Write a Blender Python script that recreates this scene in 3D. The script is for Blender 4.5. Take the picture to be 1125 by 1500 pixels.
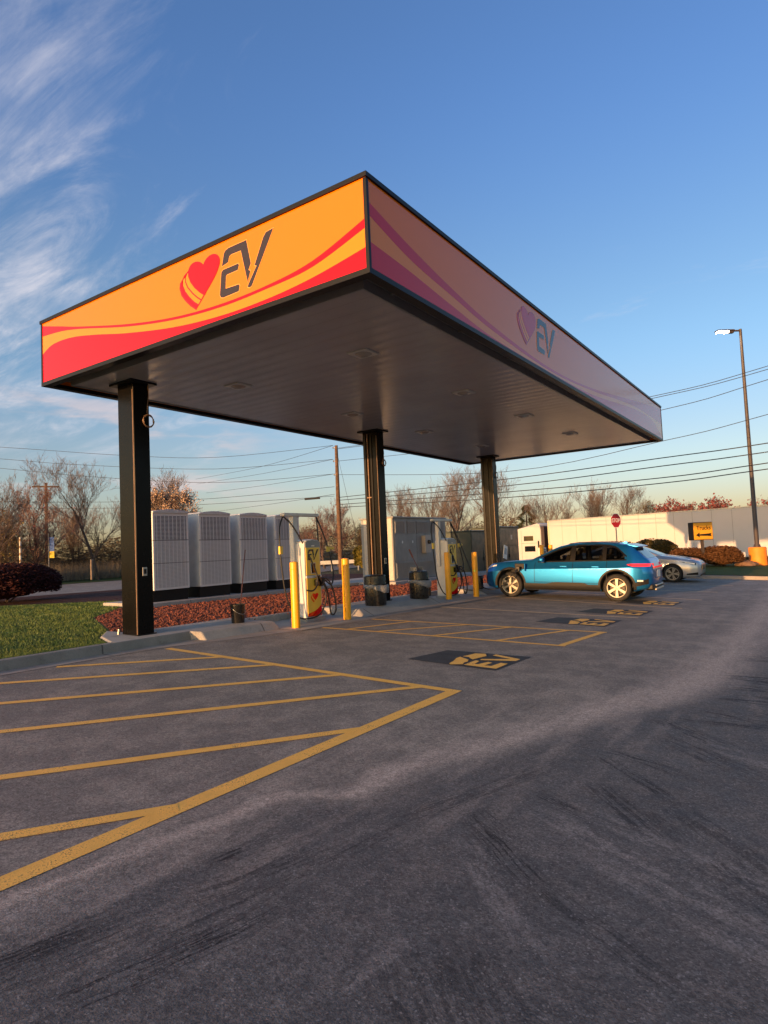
import bpy, bmesh, math, random
from mathutils import Vector, Matrix
R = math.radians
rnd = random.Random(7)
for o in list(bpy.data.objects): bpy.data.objects.remove(o)
scn = bpy.context.scene
COL = scn.collection

# ------------------------------------------------------------------ camera
cam_d = bpy.data.cameras.new('camera'); cam = bpy.data.objects.new('camera', cam_d); COL.objects.link(cam)
r_ = Vector((0.82395899, 0.56491014, -0.04436344)); u_ = Vector((0.06843112, -0.02148174, 0.99742454)); f_ = Vector((-0.56250223, 0.82487276, 0.05635751))
cam.matrix_world = Matrix(((r_.x, u_.x, -f_.x, 3.9384), (r_.y, u_.y, -f_.y, -5.7005), (r_.z, u_.z, -f_.z, 1.6631), (0, 0, 0, 1)))
cam_d.sensor_fit = 'VERTICAL'; cam_d.sensor_height = 36; cam_d.lens = 920.45 / 1500 * 36
cam_d.clip_start = 0.05; cam_d.clip_end = 3000
scn.camera = cam

# ------------------------------------------------------------------ light
SUN_EL = R(5.3)
travel = Vector((0.113, 0.994, -math.tan(SUN_EL))).normalized()
sun_d = bpy.data.lights.new('sun', 'SUN'); sun_d.energy = 2.1; sun_d.angle = R(0.53); sun_d.color = (1.0, 0.53, 0.22)
sun = bpy.data.objects.new('sun', sun_d); COL.objects.link(sun)
sun.rotation_euler = travel.to_track_quat('-Z', 'Y').to_euler(); sun.location = (-5, -40, 20)
scn.view_settings.view_transform = 'Standard'; scn.view_settings.look = 'None'
scn.view_settings.gamma = 1; scn.view_settings.use_curve_mapping = False
scn.view_settings.exposure = 1.88

def nd(nt, typ, ins=None, **props):
    n = nt.nodes.new(typ)
    for k, v in props.items(): setattr(n, k, v)
    for k, v in (ins or {}).items():
        s = n.inputs[k]
        if isinstance(v, bpy.types.NodeSocket): nt.links.new(v, s)
        else: s.default_value = v
    return n
def mth(nt, op, a, b=0.0, c=0.0, clamp=False):
    n = nd(nt, 'ShaderNodeMath', {0: a, 1: b, 2: c}, operation=op, use_clamp=clamp); return n.outputs[0]
def mrange(nt, v, a, b, c=0.0, d=1.0, smooth=True):
    n = nd(nt, 'ShaderNodeMapRange', {'Value': v, 'From Min': a, 'From Max': b, 'To Min': c, 'To Max': d})
    n.interpolation_type = 'SMOOTHSTEP' if smooth else 'LINEAR'; return n.outputs[0]
def noise(nt, vec, scale, detail=4.0, rough=0.55, dist=0.0):
    n = nd(nt, 'ShaderNodeTexNoise', {'Scale': scale, 'Detail': detail, 'Roughness': rough, 'Distortion': dist})
    if vec is not None: nt.links.new(vec, n.inputs['Vector'])
    return n.outputs['Fac']
def mapv(nt, vec, loc=(0, 0, 0), rot=(0, 0, 0), sc=(1, 1, 1)):
    return nd(nt, 'ShaderNodeMapping', {'Vector': vec, 'Location': loc, 'Rotation': rot, 'Scale': sc}).outputs[0]
def mixc(nt, f, a, b, mode='MIX'):
    n = nt.nodes.new('ShaderNodeMix'); n.data_type = 'RGBA'; n.blend_type = mode
    for s, v in ((n.inputs[0], f), (n.inputs[6], a), (n.inputs[7], b)):
        if isinstance(v, bpy.types.NodeSocket): nt.links.new(v, s)
        else: s.default_value = v if not isinstance(v, tuple) or len(v) == 4 else (*v, 1)
    return n.outputs[2]

# world: Nishita sky with wispy clouds
w = bpy.data.worlds.new('World'); scn.world = w; w.use_nodes = True
nt = w.node_tree; nt.nodes.clear()
sky = nd(nt, 'ShaderNodeTexSky', sky_type='NISHITA', sun_disc=False)
sky.sun_elevation = SUN_EL; sky.sun_rotation = math.atan2(-travel.x, -travel.y)
sky.air_density = 1.0; sky.dust_density = 0.6; sky.ozone_density = 1.6
tc = nd(nt, 'ShaderNodeTexCoord').outputs['Generated']
sep = nd(nt, 'ShaderNodeSeparateXYZ', {0: tc})
z = sep.outputs[2]
zs = mth(nt, 'ADD', mth(nt, 'MAXIMUM', z, 0.0), 0.12)
cx_ = mth(nt, 'DIVIDE', sep.outputs[0], zs); cy_ = mth(nt, 'DIVIDE', sep.outputs[1], zs)
cp = nd(nt, 'ShaderNodeCombineXYZ', {0: cx_, 1: cy_, 2: 0.0}).outputs[0]
cm = mapv(nt, cp, (2.2, 7.7, 0), (0, 0, R(58)), (0.55, 1.7, 1))
c1 = noise(nt, cm, 2.1, 10, 0.66, 0.9)
c2 = noise(nt, mapv(nt, cp, (7, 2, 0)), 0.7, 3, 0.5)
# left-hand part of the sky: direction (-0.95, 0.3)
side = mth(nt, 'SUBTRACT', mth(nt, 'MULTIPLY', sep.outputs[0], -0.826), mth(nt, 'MULTIPLY', sep.outputs[1], 0.563))
leftm = mrange(nt, side, 0.02, 0.52)
thr = mth(nt, 'ADD', mth(nt, 'MULTIPLY', c2, 0.50), mth(nt, 'MULTIPLY', leftm, 0.25))
cl = mrange(nt, mth(nt, 'ADD', c1, thr), 0.86, 1.25)
cl = mth(nt, 'MULTIPLY', cl, mth(nt, 'MULTIPLY', mrange(nt, z, 0.08, 0.24), mrange(nt, z, 0.80, 0.42, 0.35, 1.0)))
cl = mth(nt, 'MULTIPLY', cl, mrange(nt, noise(nt, mapv(nt, cp, (1, 5, 0), (0, 0, R(35)), (1.0, 2.2, 1)), 3.2, 8, 0.6, 0.4), 0.35, 0.62, 0.35, 0.95))
# low band of pinkish cloud
lo = noise(nt, mapv(nt, tc, (0.3, 0, 0), (0, 0, 0), (3.0, 3.0, 15)), 1.6, 6, 0.55)
lom = mth(nt, 'MULTIPLY', mrange(nt, z, 0.30, 0.16), mrange(nt, z, 0.02, 0.10))
lc = mth(nt, 'MULTIPLY', mth(nt, 'MULTIPLY', mrange(nt, lo, 0.50, 0.66), lom), mrange(nt, side, 0.05, 0.42))
lc = mth(nt, 'MULTIPLY', lc, 0.8)
base = sky.outputs[0]
rp_ = nt.nodes.new('ShaderNodeValToRGB'); rp_.color_ramp.interpolation = 'EASE'
nt.links.new(z, rp_.inputs[0]); el = rp_.color_ramp.elements
for i, (q, c_) in enumerate(((0.02, (0.38, 0.36, 0.50)), (0.13, (0.46, 0.445, 0.54)), (0.30, (0.45, 0.515, 0.63)), (0.62, (0.40, 0.515, 0.77)))):
    e_ = el[i] if i < 2 else el.new(q)
    e_.position = q; e_.color = (*c_, 1)
# warm glow of the low sun behind the viewer
sunside = mrange(nt, mth(nt, 'ADD', mth(nt, 'MULTIPLY', sep.outputs[0], -travel.x), mth(nt, 'MULTIPLY', sep.outputs[1], -travel.y)), -0.1, 0.8)
tint = mixc(nt, sunside, rp_.outputs[0], (1.05, 0.90, 0.78, 1))
hs = mixc(nt, 1.0, base, tint, 'MULTIPLY')
colr = mixc(nt, cl, hs, (1.65, 1.60, 1.74, 1))
colr = mixc(nt, lc, colr, (1.75, 1.40, 1.36, 1))
bg = nd(nt, 'ShaderNodeBackground', {'Color': colr, 'Strength': 0.13})
out = nd(nt, 'ShaderNodeOutputWorld'); nt.links.new(bg.outputs[0], out.inputs[0])

# ------------------------------------------------------------------ tagging and mesh helpers
def tag(o, label=None, cat=None, group=None, kind=None):
    if label: o['label'] = label
    if cat: o['category'] = cat
    if group: o['group'] = group
    if kind: o['kind'] = kind
    return o
def empty(name, loc=(0, 0, 0), rz=0, label=None, cat=None, group=None):
    o = bpy.data.objects.new(name, None); COL.objects.link(o); o.empty_display_size = 0.2
    o.location = loc; o.rotation_euler = (0, 0, rz); return tag(o, label, cat, group)
def copy_tree(o, parent=None):
    c = o.copy(); COL.objects.link(c)
    if parent: c.parent = parent
    for ch in [x for x in o.children]: copy_tree(ch, c)
    return c

class MB:
    def __init__(s): s.v = []; s.f = []; s.m = []
    def add(s, vs, fs, mi=0):
        b = len(s.v); s.v += [tuple(v) for v in vs]; s.f += [tuple(b + i for i in f) for f in fs]; s.m += [mi] * len(fs); return s
    def box(s, c, d, rz=0, mi=0, M=None):
        x, y, z = d[0] / 2, d[1] / 2, d[2] / 2
        vs = [Vector(p) for p in ((-x, -y, -z), (x, -y, -z), (x, y, -z), (-x, y, -z), (-x, -y, z), (x, -y, z), (x, y, z), (-x, y, z))]
        m = M if M else Matrix.Rotation(rz, 4, 'Z')
        return s.add([m @ v + Vector(c) for v in vs], [(0, 3, 2, 1), (4, 5, 6, 7), (0, 1, 5, 4), (1, 2, 6, 5), (2, 3, 7, 6), (3, 0, 4, 7)], mi)
    def bb(s, a, b, mi=0):
        return s.box([(a[i] + b[i]) / 2 for i in range(3)], [abs(b[i] - a[i]) for i in range(3)], mi=mi)
    def cyl(s, p0, p1, r0, r1=None, n=16, mi=0, cap=True):
        return s.tube([p0, p1], [r0, r0 if r1 is None else r1], n, mi, cap)
    def tube(s, pts, rad, n=8, mi=0, cap=True):
        pts = [Vector(p) for p in pts]
        if not hasattr(rad, '__len__'): rad = [rad] * len(pts)
        vs = []; fs = []; prev = None
        for i, p in enumerate(pts):
            t = (pts[min(i + 1, len(pts) - 1)] - pts[max(i - 1, 0)])
            t = t.normalized() if t.length > 1e-9 else Vector((0, 0, 1))
            if prev is None:
                a = Vector((0, 0, 1)) if abs(t.z) < 0.9 else Vector((1, 0, 0)); a = (a - t * a.dot(t)).normalized()
            else:
                a = prev - t * prev.dot(t); a = a.normalized() if a.length > 1e-6 else Vector((1, 0, 0))
            prev = a; b = t.cross(a)
            for k in range(n):
                g = 2 * math.pi * k / n
                vs.append(p + (a * math.cos(g) + b * math.sin(g)) * rad[i])
        for i in range(len(pts) - 1):
            for k in range(n):
                k2 = (k + 1) % n; fs.append((i * n + k, i * n + k2, (i + 1) * n + k2, (i + 1) * n + k))
        if cap: fs.append(tuple(range(n - 1, -1, -1))); fs.append(tuple((len(pts) - 1) * n + k for k in range(n)))
        return s.add(vs, fs, mi)
    def lathe(s, prof, c=(0, 0, 0), axis='Z', n=28, mi=0):
        # prof: (radius, height along axis)
        vs = []; fs = []
        for r, h in prof:
            for k in range(n):
                g = 2 * math.pi * k / n; a, b = r * math.cos(g), r * math.sin(g)
                p = (a, b, h) if axis == 'Z' else ((a, h, b) if axis == 'Y' else (h, a, b))
                vs.append(Vector(p) + Vector(c))
        for i in range(len(prof) - 1):
            for k in range(n):
                k2 = (k + 1) % n; fs.append((i * n + k, i * n + k2, (i + 1) * n + k2, (i + 1) * n + k))
        return s.add(vs, fs, mi)
    def prism(s, poly, fn, h0, h1, mi=0):
        # poly 2-D points, fn(u, v, h) -> 3-D
        n = len(poly); vs = [fn(u, v, h0) for u, v in poly] + [fn(u, v, h1) for u, v in poly]
        fs = [tuple(range(n - 1, -1, -1)), tuple(range(n, 2 * n))] + [(i, (i + 1) % n, n + (i + 1) % n, n + i) for i in range(n)]
        return s.add(vs, fs, mi)
    def build(s, name, mats, parent=None, smooth=False, bevel=0, seg=2, fix=True, angle=35):
        me = bpy.data.meshes.new(name); me.from_pydata(s.v, [], s.f)
        mats = mats if isinstance(mats, (list, tuple)) else [mats]
        for m in mats: me.materials.append(m)
        if len(mats) > 1: me.polygons.foreach_set('material_index', s.m)
        if fix:
            bm = bmesh.new(); bm.from_mesh(me); bmesh.ops.recalc_face_normals(bm, faces=bm.faces); bm.to_mesh(me); bm.free()
        o = bpy.data.objects.new(name, me); COL.objects.link(o)
        if parent: o.parent = parent
        if smooth:
            me.polygons.foreach_set('use_smooth', [True] * len(me.polygons))
            if smooth == 'auto':
                me.set_sharp_from_angle(angle=R(angle))
        if bevel:
            b = o.modifiers.new('bevel', 'BEVEL'); b.width = bevel; b.segments = seg; b.limit_method = 'ANGLE'; b.angle_limit = R(40)
        me.update(); return o

# ------------------------------------------------------------------ materials
def mat(name, col, rough=0.6, metal=0.0, var=0.0, vs=6.0, bump=0.0, bs=40.0, coat=0.0, emis=None, es=0.0, spec=0.5, rv=0.0, dirt=None):
    m = bpy.data.materials.new(name); m.use_nodes = True; nt = m.node_tree
    p = nt.nodes['Principled BSDF']; p.inputs['Roughness'].default_value = rough; p.inputs['Metallic'].default_value = metal
    p.inputs['Specular IOR Level'].default_value = spec
    if coat: p.inputs['Coat Weight'].default_value = coat; p.inputs['Coat Roughness'].default_value = 0.06
    c4 = (*col, 1) if len(col) == 3 else col
    tcx = nd(nt, 'ShaderNodeTexCoord').outputs['Object']
    if var or dirt:
        n1 = noise(nt, tcx, vs, 6, 0.6)
        f = mrange(nt, n1, 0.3, 0.7)
        d = tuple(c * (1 - var) for c in c4[:3]) + (1,); b = tuple(min(1, c * (1 + var * 0.6)) for c in c4[:3]) + (1,)
        cc = mixc(nt, f, d, b)
        if dirt:
            n2 = noise(nt, mapv(nt, tcx, (3, 1, 2), (0, 0, 0), (1, 1, 0.35)), vs * 0.7, 7, 0.65)
            cc = mixc(nt, mth(nt, 'MULTIPLY', mrange(nt, n2, 0.5, 0.72), dirt[3]), cc, (dirt[0], dirt[1], dirt[2], 1))
        nt.links.new(cc, p.inputs['Base Color'])
    else: p.inputs['Base Color'].default_value = c4
    if rv:
        n3 = noise(nt, tcx, vs * 1.7, 5, 0.6); nt.links.new(mrange(nt, n3, 0.3, 0.7, max(rough - rv, 0.02), rough + rv), p.inputs['Roughness'])
    if bump:
        n4 = noise(nt, tcx, bs, 5, 0.6); bp = nd(nt, 'ShaderNodeBump', {'Strength': bump, 'Distance': 0.02, 'Height': n4}); nt.links.new(bp.outputs[0], p.inputs['Normal'])
    if emis: p.inputs['Emission Color'].default_value = (*emis, 1); p.inputs['Emission Strength'].default_value = es
    return m
M = {}
M['black'] = mat('black paint', (0.005, 0.0045, 0.0045), 0.26, var=0.2, vs=1.2, rv=0.04, spec=0.12)
M['trim'] = mat('black trim', (0.008, 0.008, 0.009), 0.42, spec=0.22)
M['rubber'] = mat('black rubber', (0.010, 0.010, 0.011), 0.5, var=0.3, vs=20)
M['plasticblk'] = mat('black plastic', (0.016, 0.015, 0.014), 0.32, var=0.3, vs=9, rv=0.1)
M['white'] = mat('white paint', (0.62, 0.62, 0.62), 0.35, var=0.06, vs=4, dirt=(0.35, 0.32, 0.28, 0.35))
M['offwhite'] = mat('off white plastic', (0.55, 0.55, 0.53), 0.4, var=0.06, vs=4)
M['yellowpole'] = mat('yellow plastic sleeve', (0.88, 0.40, 0.004), 0.38, var=0.06, vs=5, dirt=(0.5, 0.24, 0.02, 0.4))
M['yellow'] = mat('yellow panel', (0.78, 0.53, 0.06), 0.4, var=0.08, vs=4)
M['orange'] = mat('orange film', (0.80, 0.172, 0.0003), 0.14, spec=0.38)
M['orange2'] = mat('light orange film', (0.84, 0.215, 0.003), 0.14, spec=0.38)
M['red'] = mat('red film', (0.62, 0.0015, 0.006), 0.14, spec=0.38)
M['darkred'] = mat('dark red line', (0.35, 0.006, 0.004), 0.25)
M['charcoal'] = mat('charcoal film', (0.030, 0.020, 0.018), 0.25)
M['cream'] = mat('pale outline', (0.80, 0.36, 0.09), 0.25)
M['greymetal'] = mat('grey painted steel', (0.24, 0.25, 0.25), 0.42, var=0.12, vs=2, rv=0.1, dirt=(0.12, 0.10, 0.08, 0.4))
M['greenmetal'] = mat('dark green steel', (0.020, 0.035, 0.028), 0.4, var=0.15, vs=2, rv=0.1)
M['cabwhite'] = mat('light grey cabinet', (0.60, 0.60, 0.61), 0.42, var=0.08, vs=3, dirt=(0.2, 0.18, 0.16, 0.3))
M['galv'] = mat('galvanised steel', (0.35, 0.35, 0.35), 0.4, metal=0.7, var=0.2, vs=8)
M['wood'] = mat('weathered pole wood', (0.11, 0.06, 0.035), 0.85, var=0.4, vs=5, bump=0.4, bs=20)
M['bronze'] = mat('bronze pole', (0.055, 0.04, 0.032), 0.5, var=0.2, vs=3)
M['baseorange'] = mat('orange painted base', (0.85, 0.24, 0.01), 0.6, var=0.12, vs=4, bump=0.2)
M['glass'] = mat('dark glass', (0.006, 0.008, 0.011), 0.04, spec=0.8)
M['chrome'] = mat('chrome', (0.7, 0.7, 0.7), 0.15, metal=1.0)
M['alloy'] = mat('bright alloy', (0.40, 0.36, 0.29), 0.38, metal=0.2)
M['disc'] = mat('dark brake steel', (0.05, 0.045, 0.04), 0.5, metal=0.5)
M['tyre'] = mat('tyre rubber', (0.014, 0.013, 0.013), 0.75, var=0.35, vs=18, bump=0.3)
M['cladding'] = mat('dark cladding', (0.013, 0.012, 0.012), 0.5, spec=0.3)
M['interior'] = mat('dark interior', (0.02, 0.02, 0.022), 0.8)
M['seat'] = mat('seat fabric', (0.10, 0.085, 0.07), 0.8)
M['lampred'] = mat('red tail lamp', (0.45, 0.01, 0.015), 0.12, spec=0.8, coat=0.6, emis=(1, 0.03, 0.03), es=0.25)
M['lampclear'] = mat('clear lamp', (0.75, 0.75, 0.72), 0.1, spec=0.9, coat=0.6)
M['conduit'] = mat('tan cable', (0.22, 0.13, 0.08), 0.5, var=0.2, vs=6)
M['bag'] = mat('grey bin liner', (0.22, 0.23, 0.25), 0.3, var=0.2, vs=14, bump=0.7, bs=16)
M['stick'] = mat('dull red handle', (0.20, 0.07, 0.05), 0.5)
M['signred'] = mat('stop red', (0.45, 0.005, 0.012), 0.35)
M['signwhite'] = mat('sign white', (0.75, 0.75, 0.75), 0.35)
M['signyellow'] = mat('sign yellow', (0.62, 0.30, 0.015), 0.35, var=0.08, vs=3)
M['truckwhite'] = mat('trailer white', (0.50, 0.475, 0.46), 0.45, var=0.03, vs=1.0, dirt=(0.40, 0.36, 0.31, 0.15), spec=0.3)
M['cable'] = mat('power line', (0.02, 0.02, 0.02), 0.6)
M['lens'] = mat('lit led lens', (0.9, 0.9, 0.85), 0.3, emis=(1.0, 0.95, 0.85), es=30.0)
M['grimeglass'] = mat('lamp lens unlit', (0.35, 0.33, 0.30), 0.25, spec=0.7)
M['screen'] = mat('dark screen', (0.012, 0.016, 0.018), 0.08, spec=0.7)
M['labelgrey'] = mat('outlet cover', (0.40, 0.38, 0.33), 0.4, var=0.15, vs=60)

# car paint with flake
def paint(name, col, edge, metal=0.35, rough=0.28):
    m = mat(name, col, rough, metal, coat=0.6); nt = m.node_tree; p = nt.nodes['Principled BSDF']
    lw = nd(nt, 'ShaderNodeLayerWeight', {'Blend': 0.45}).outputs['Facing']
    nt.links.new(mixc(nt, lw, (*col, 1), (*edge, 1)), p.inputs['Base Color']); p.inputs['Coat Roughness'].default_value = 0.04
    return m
M['bluepaint'] = paint('blue metallic paint', (0.012, 0.195, 0.50), (0.004, 0.06, 0.34), 0.72, 0.30)
M['silverpaint'] = paint('silver metallic paint', (0.42, 0.43, 0.45), (0.30, 0.32, 0.36), 0.5)

# concrete
def concrete(name, a, b, joints=0.0):
    m = bpy.data.materials.new(name); m.use_nodes = True; nt = m.node_tree; p = nt.nodes['Principled BSDF']
    pos = nd(nt, 'ShaderNodeNewGeometry').outputs['Position']
    n1 = noise(nt, pos, 1.3, 8, 0.65); n2 = noise(nt, pos, 60, 3, 0.6); n3 = noise(nt, mapv(nt, pos, (4, 2, 0)), 4.5, 6, 0.7)
    c = mixc(nt, mrange(nt, n1, 0.3, 0.7), (*a, 1), (*b, 1))
    c = mixc(nt, mth(nt, 'MULTIPLY', mrange(nt, n3, 0.55, 0.72), 0.55), c, tuple(x * 0.45 for x in a) + (1,))
    c = mixc(nt, mth(nt, 'MULTIPLY', mrange(nt, n2, 0.4, 0.7), 0.25), c, tuple(x * 0.5 for x in a) + (1,))
    if joints:
        sx = nd(nt, 'ShaderNodeSeparateXYZ', {0: pos})
        j = mth(nt, 'PINGPONG', sx.outputs[1], joints / 2)
        c = mixc(nt, mth(nt, 'MULTIPLY', mrange(nt, j, 0.018, 0.006), 0.8), c, (0.05, 0.045, 0.04, 1))
    nt.links.new(c, p.inputs['Base Color']); p.inputs['Roughness'].default_value = 0.85
    bp = nd(nt, 'ShaderNodeBump', {'Strength': 0.35, 'Distance': 0.006, 'Height': mth(nt, 'ADD', n2, mth(nt, 'MULTIPLY', n3, 2.0))}); nt.links.new(bp.outputs[0], p.inputs['Normal'])
    return m
M['concrete'] = concrete('island concrete', (0.30, 0.29, 0.28), (0.40, 0.38, 0.36), 3.1)
M['kerb'] = concrete('kerb concrete', (0.20, 0.19, 0.17), (0.27, 0.255, 0.23), 3.0)
M['gutter'] = concrete('gutter concrete', (0.27, 0.24, 0.22), (0.36, 0.32, 0.29), 3.0)

# asphalt
m = bpy.data.materials.new('asphalt'); m.use_nodes = True; nt = m.node_tree; p = nt.nodes['Principled BSDF']
pos = nd(nt, 'ShaderNodeNewGeometry').outputs['Position']
sp = nd(nt, 'ShaderNodeSeparateXYZ', {0: pos}); X, Y = sp.outputs[0], sp.outputs[1]
big = noise(nt, pos, 0.55, 7, 0.6); mid = noise(nt, pos, 7, 6, 0.65); soft = noise(nt, pos, 2.2, 5, 0.6)
fine = noise(nt, pos, 150, 2, 0.7); vor = nd(nt, 'ShaderNodeTexVoronoi', {'Vector': pos, 'Scale': 130.0}).outputs['Distance']
wx = mth(nt, 'MULTIPLY', mth(nt, 'SUBTRACT', soft, 0.5), 0.32)
# line of the drift of dust that divides the stalls from the drive lane
fcv = nt.nodes.new('ShaderNodeFloatCurve'); nt.links.new(mth(nt, 'DIVIDE', mth(nt, 'ADD', Y, 6.0), 20.0, clamp=True), fcv.inputs['Value'])
cv = fcv.mapping.curves[0]; PT = [(-6, 0.5), (-3.7, 0.61), (-3.1, 0.73), (-2.6, 0.74), (-2.24, 1.14), (-1.57, 1.25), (-0.87, 1.49), (0.83, 2.03), (2.36, 2.55), (4.73, 2.75), (14, 2.9)]
PT = [((y + 6) / 20, x / 4) for y, x in PT]
cv.points[0].location = PT[0]; cv.points[1].location = PT[-1]
for q in PT[1:-1]: cv.points.new(*q)
fcv.mapping.update()
d = mth(nt, 'SUBTRACT', mth(nt, 'ADD', X, wx), mth(nt, 'MULTIPLY', fcv.outputs[0], 4.0))
c = mixc(nt, mrange(nt, big, 0.3, 0.7), (0.220, 0.192, 0.164, 1), (0.285, 0.247, 0.208, 1))
lane = mrange(nt, d, -0.10, 0.55)  # sunlit brown stalls against dark bluish lane, light painted into the base colour
c = mixc(nt, mth(nt, 'MULTIPLY', lane, 0.85), c, (0.074, 0.076, 0.080, 1))
c = mixc(nt, mth(nt, 'MULTIPLY', mrange(nt, mid, 0.35, 0.75), 0.30), c, (0.21, 0.18, 0.165, 1))
c = mixc(nt, mth(nt, 'MULTIPLY', mrange(nt, soft, 0.60, 0.42), 0.35), c, (0.088, 0.082, 0.080, 1))
wd_ = mrange(nt, Y, -3.5, 3.0, 0.10, 0.70, smooth=False)
ridge = mrange(nt, mth(nt, 'DIVIDE', mth(nt, 'ABSOLUTE', d), wd_), 1.0, 0.0)
wide = mrange(nt, mth(nt, 'ABSOLUTE', d), 1.9, 0.0)
str_ = noise(nt, mapv(nt, pos, (0, 0, 0), (0, 0, R(-14)), (3.0, 0.45, 1)), 1.6, 7, 0.62)
dust = mth(nt, 'MAXIMUM', mth(nt, 'MULTIPLY', ridge, mrange(nt, str_, 0.30, 0.58, 0.45, 0.95)), mth(nt, 'MULTIPLY', wide, mth(nt, 'MULTIPLY', mrange(nt, str_, 0.46, 0.68), 0.36)))
dust2 = mth(nt, 'MULTIPLY', mrange(nt, noise(nt, mapv(nt, pos, (5, 3, 0), (0, 0, R(20)), (1.2, 0.5, 1)), 0.9, 8, 0.66), 0.54, 0.78), 0.35)
farx = mth(nt, 'MULTIPLY', mrange(nt, Y, 0.5, 9.0), mrange(nt, X, 0.5, 2.6))
dust = mth(nt, 'MAXIMUM', dust, mth(nt, 'MULTIPLY', dust2, mth(nt, 'ADD', 0.35, farx)))
c = mixc(nt, dust, c, (0.40, 0.33, 0.28, 1))
# individual scrub and tyre marks: each a run of parallel streaks between two points
warp = mth(nt, 'MULTIPLY', mth(nt, 'SUBTRACT', noise(nt, pos, 3.0, 3, 0.5), 0.5), 0.16)
def stroke(a, b, wd, freq, seed, bend=0.0, thr=0.50):
    L = math.hypot(b[0] - a[0], b[1] - a[1]); ux, uy = (b[0] - a[0]) / L, (b[1] - a[1]) / L
    dx = mth(nt, 'SUBTRACT', X, a[0]); dy = mth(nt, 'SUBTRACT', Y, a[1])
    u = mth(nt, 'ADD', mth(nt, 'MULTIPLY', dx, ux / L), mth(nt, 'MULTIPLY', dy, uy / L))
    v = mth(nt, 'ADD', mth(nt, 'ADD', mth(nt, 'MULTIPLY', dx, -uy), mth(nt, 'MULTIPLY', dy, ux)), mth(nt, 'MULTIPLY', warp, 0.35))
    if bend: v = mth(nt, 'ADD', v, mth(nt, 'MULTIPLY', mth(nt, 'MULTIPLY', u, mth(nt, 'SUBTRACT', 1.0, u)), bend))
    st = noise(nt, nd(nt, 'ShaderNodeCombineXYZ', {0: mth(nt, 'MULTIPLY', v, freq * 2.0), 1: mth(nt, 'MULTIPLY', u, L * 2.2), 2: seed}).outputs[0], 1.0, 5, 0.75)
    win = mth(nt, 'MULTIPLY', mrange(nt, mth(nt, 'ABSOLUTE', v), wd * 1.25, wd * 0.5), mth(nt, 'MULTIPLY', mrange(nt, u, -0.05, 0.18), mrange(nt, u, 1.1, 0.6)))
    return mth(nt, 'MULTIPLY', win, mrange(nt, st, thr - 0.03, thr + 0.06))
dk = None
for a_, b_, wd, fr, amp, bend in (
    ((2.11, -2.15), (2.75, -2.68), 0.10, 30, 0.85, 0), ((2.6, -2.57), (3.60, -3.12), 0.09, 26, 0.5, 0.05), ((2.22, -1.53), (2.75, -1.76), 0.07, 26, 0.8, 0),
    ((2.37, -0.52), (3.15, -1.26), 0.07, 28, 0.85, 0), ((2.36, -0.38), (3.15, -0.72), 0.08, 24, 0.75, -0.2), ((2.58, 0.81), (3.3, 0.12), 0.13, 16, 0.8, 0), ((2.58, 0.82), (3.9, 1.10), 0.10, 20, 0.8, 0),
    ((2.85, 2.1), (4.6, 2.05), 0.25, 9, 0.8, 0), ((2.85, 3.1), (4.6, 3.3), 0.35, 7, 0.8, 0), ((2.9, 1.5), (4.8, 1.35), 0.12, 12, 0.7, 0), ((2.9, 4.6), (5.0, 4.8), 0.4, 5, 0.6, 0),
    ((1.45, -4.45), (1.72, -3.35), 0.10, 34, 0.8, 0.1), ((1.40, -4.2), (1.78, -1.9), 0.07, 30, 0.5, 0.15), ((1.14, -3.40), (1.25, -2.8), 0.10, 20, 0.75, 0), ((1.0, -4.45), (1.14, -4.0), 0.09, 24, 0.8, 0),
    ((1.62, -2.5), (2.25, -0.6), 0.10, 26, 0.5, 0.1), ((2.9, -1.2), (4.2, -2.6), 0.3, 9, 0.45, 0), ((2.4, -3.3), (3.4, -4.2), 0.3, 12, 0.4, 0),
    ((2.50, -1.1), (3.2, -1.9), 0.12, 20, 0.6, 0), ((2.7, 0.3), (3.6, -0.5), 0.16, 16, 0.6, 0.1), ((2.8, 1.3), (4.4, 0.9), 0.14, 14, 0.7, 0), ((1.25, -3.75), (1.55, -2.75), 0.13, 24, 0.5, 0.1), ((0.95, -4.9), (1.3, -3.6), 0.2, 14, 0.45, 0), ((2.9, 2.6), (5.0, 2.7), 0.2, 9, 0.8, 0), ((2.0, -2.0), (2.45, -2.35), 0.12, 22, 0.6, 0)):
    q = mth(nt, 'MULTIPLY', stroke(a_, b_, wd, fr, len(nt.nodes) * 0.37, bend, 0.505), min(1.0, amp * 1.25)); dk = q if dk is None else mth(nt, 'MAXIMUM', dk, q)
pl = None
for a_, b_, wd, amp, bend in (((2.27, -1.74), (4.1, -2.65), 0.10, 0.5, 0), ((2.54, -1.62), (4.0, -2.15), 0.09, 0.5, 0), ((2.11, -2.34), (2.95, -3.22), 0.08, 0.45, 0.1), ((2.7, -2.1), (4.2, -2.95), 0.10, 0.4, 0), ((2.26, -3.85), (2.33, -3.3), 0.05, 0.4, 0.1), ((2.9, 0.2), (4.6, -0.4), 0.14, 0.45, 0), ((0.55, -4.6), (0.95, -3.6), 0.12, 0.5, 0)):
    q = mth(nt, 'MULTIPLY', stroke(a_, b_, wd, 5.0, len(nt.nodes) * 0.53, bend, 0.47), amp); pl = q if pl is None else mth(nt, 'MAXIMUM', pl, q)
c = mixc(nt, pl, c, (0.25, 0.225, 0.21, 1))
scf = mth(nt, 'ADD', mth(nt, 'MULTIPLY', noise(nt, pos, 55, 4, 0.75), 0.7), mth(nt, 'MULTIPLY', noise(nt, mapv(nt, pos, (1, 2, 0)), 14, 4, 0.6), 0.3))
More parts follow.
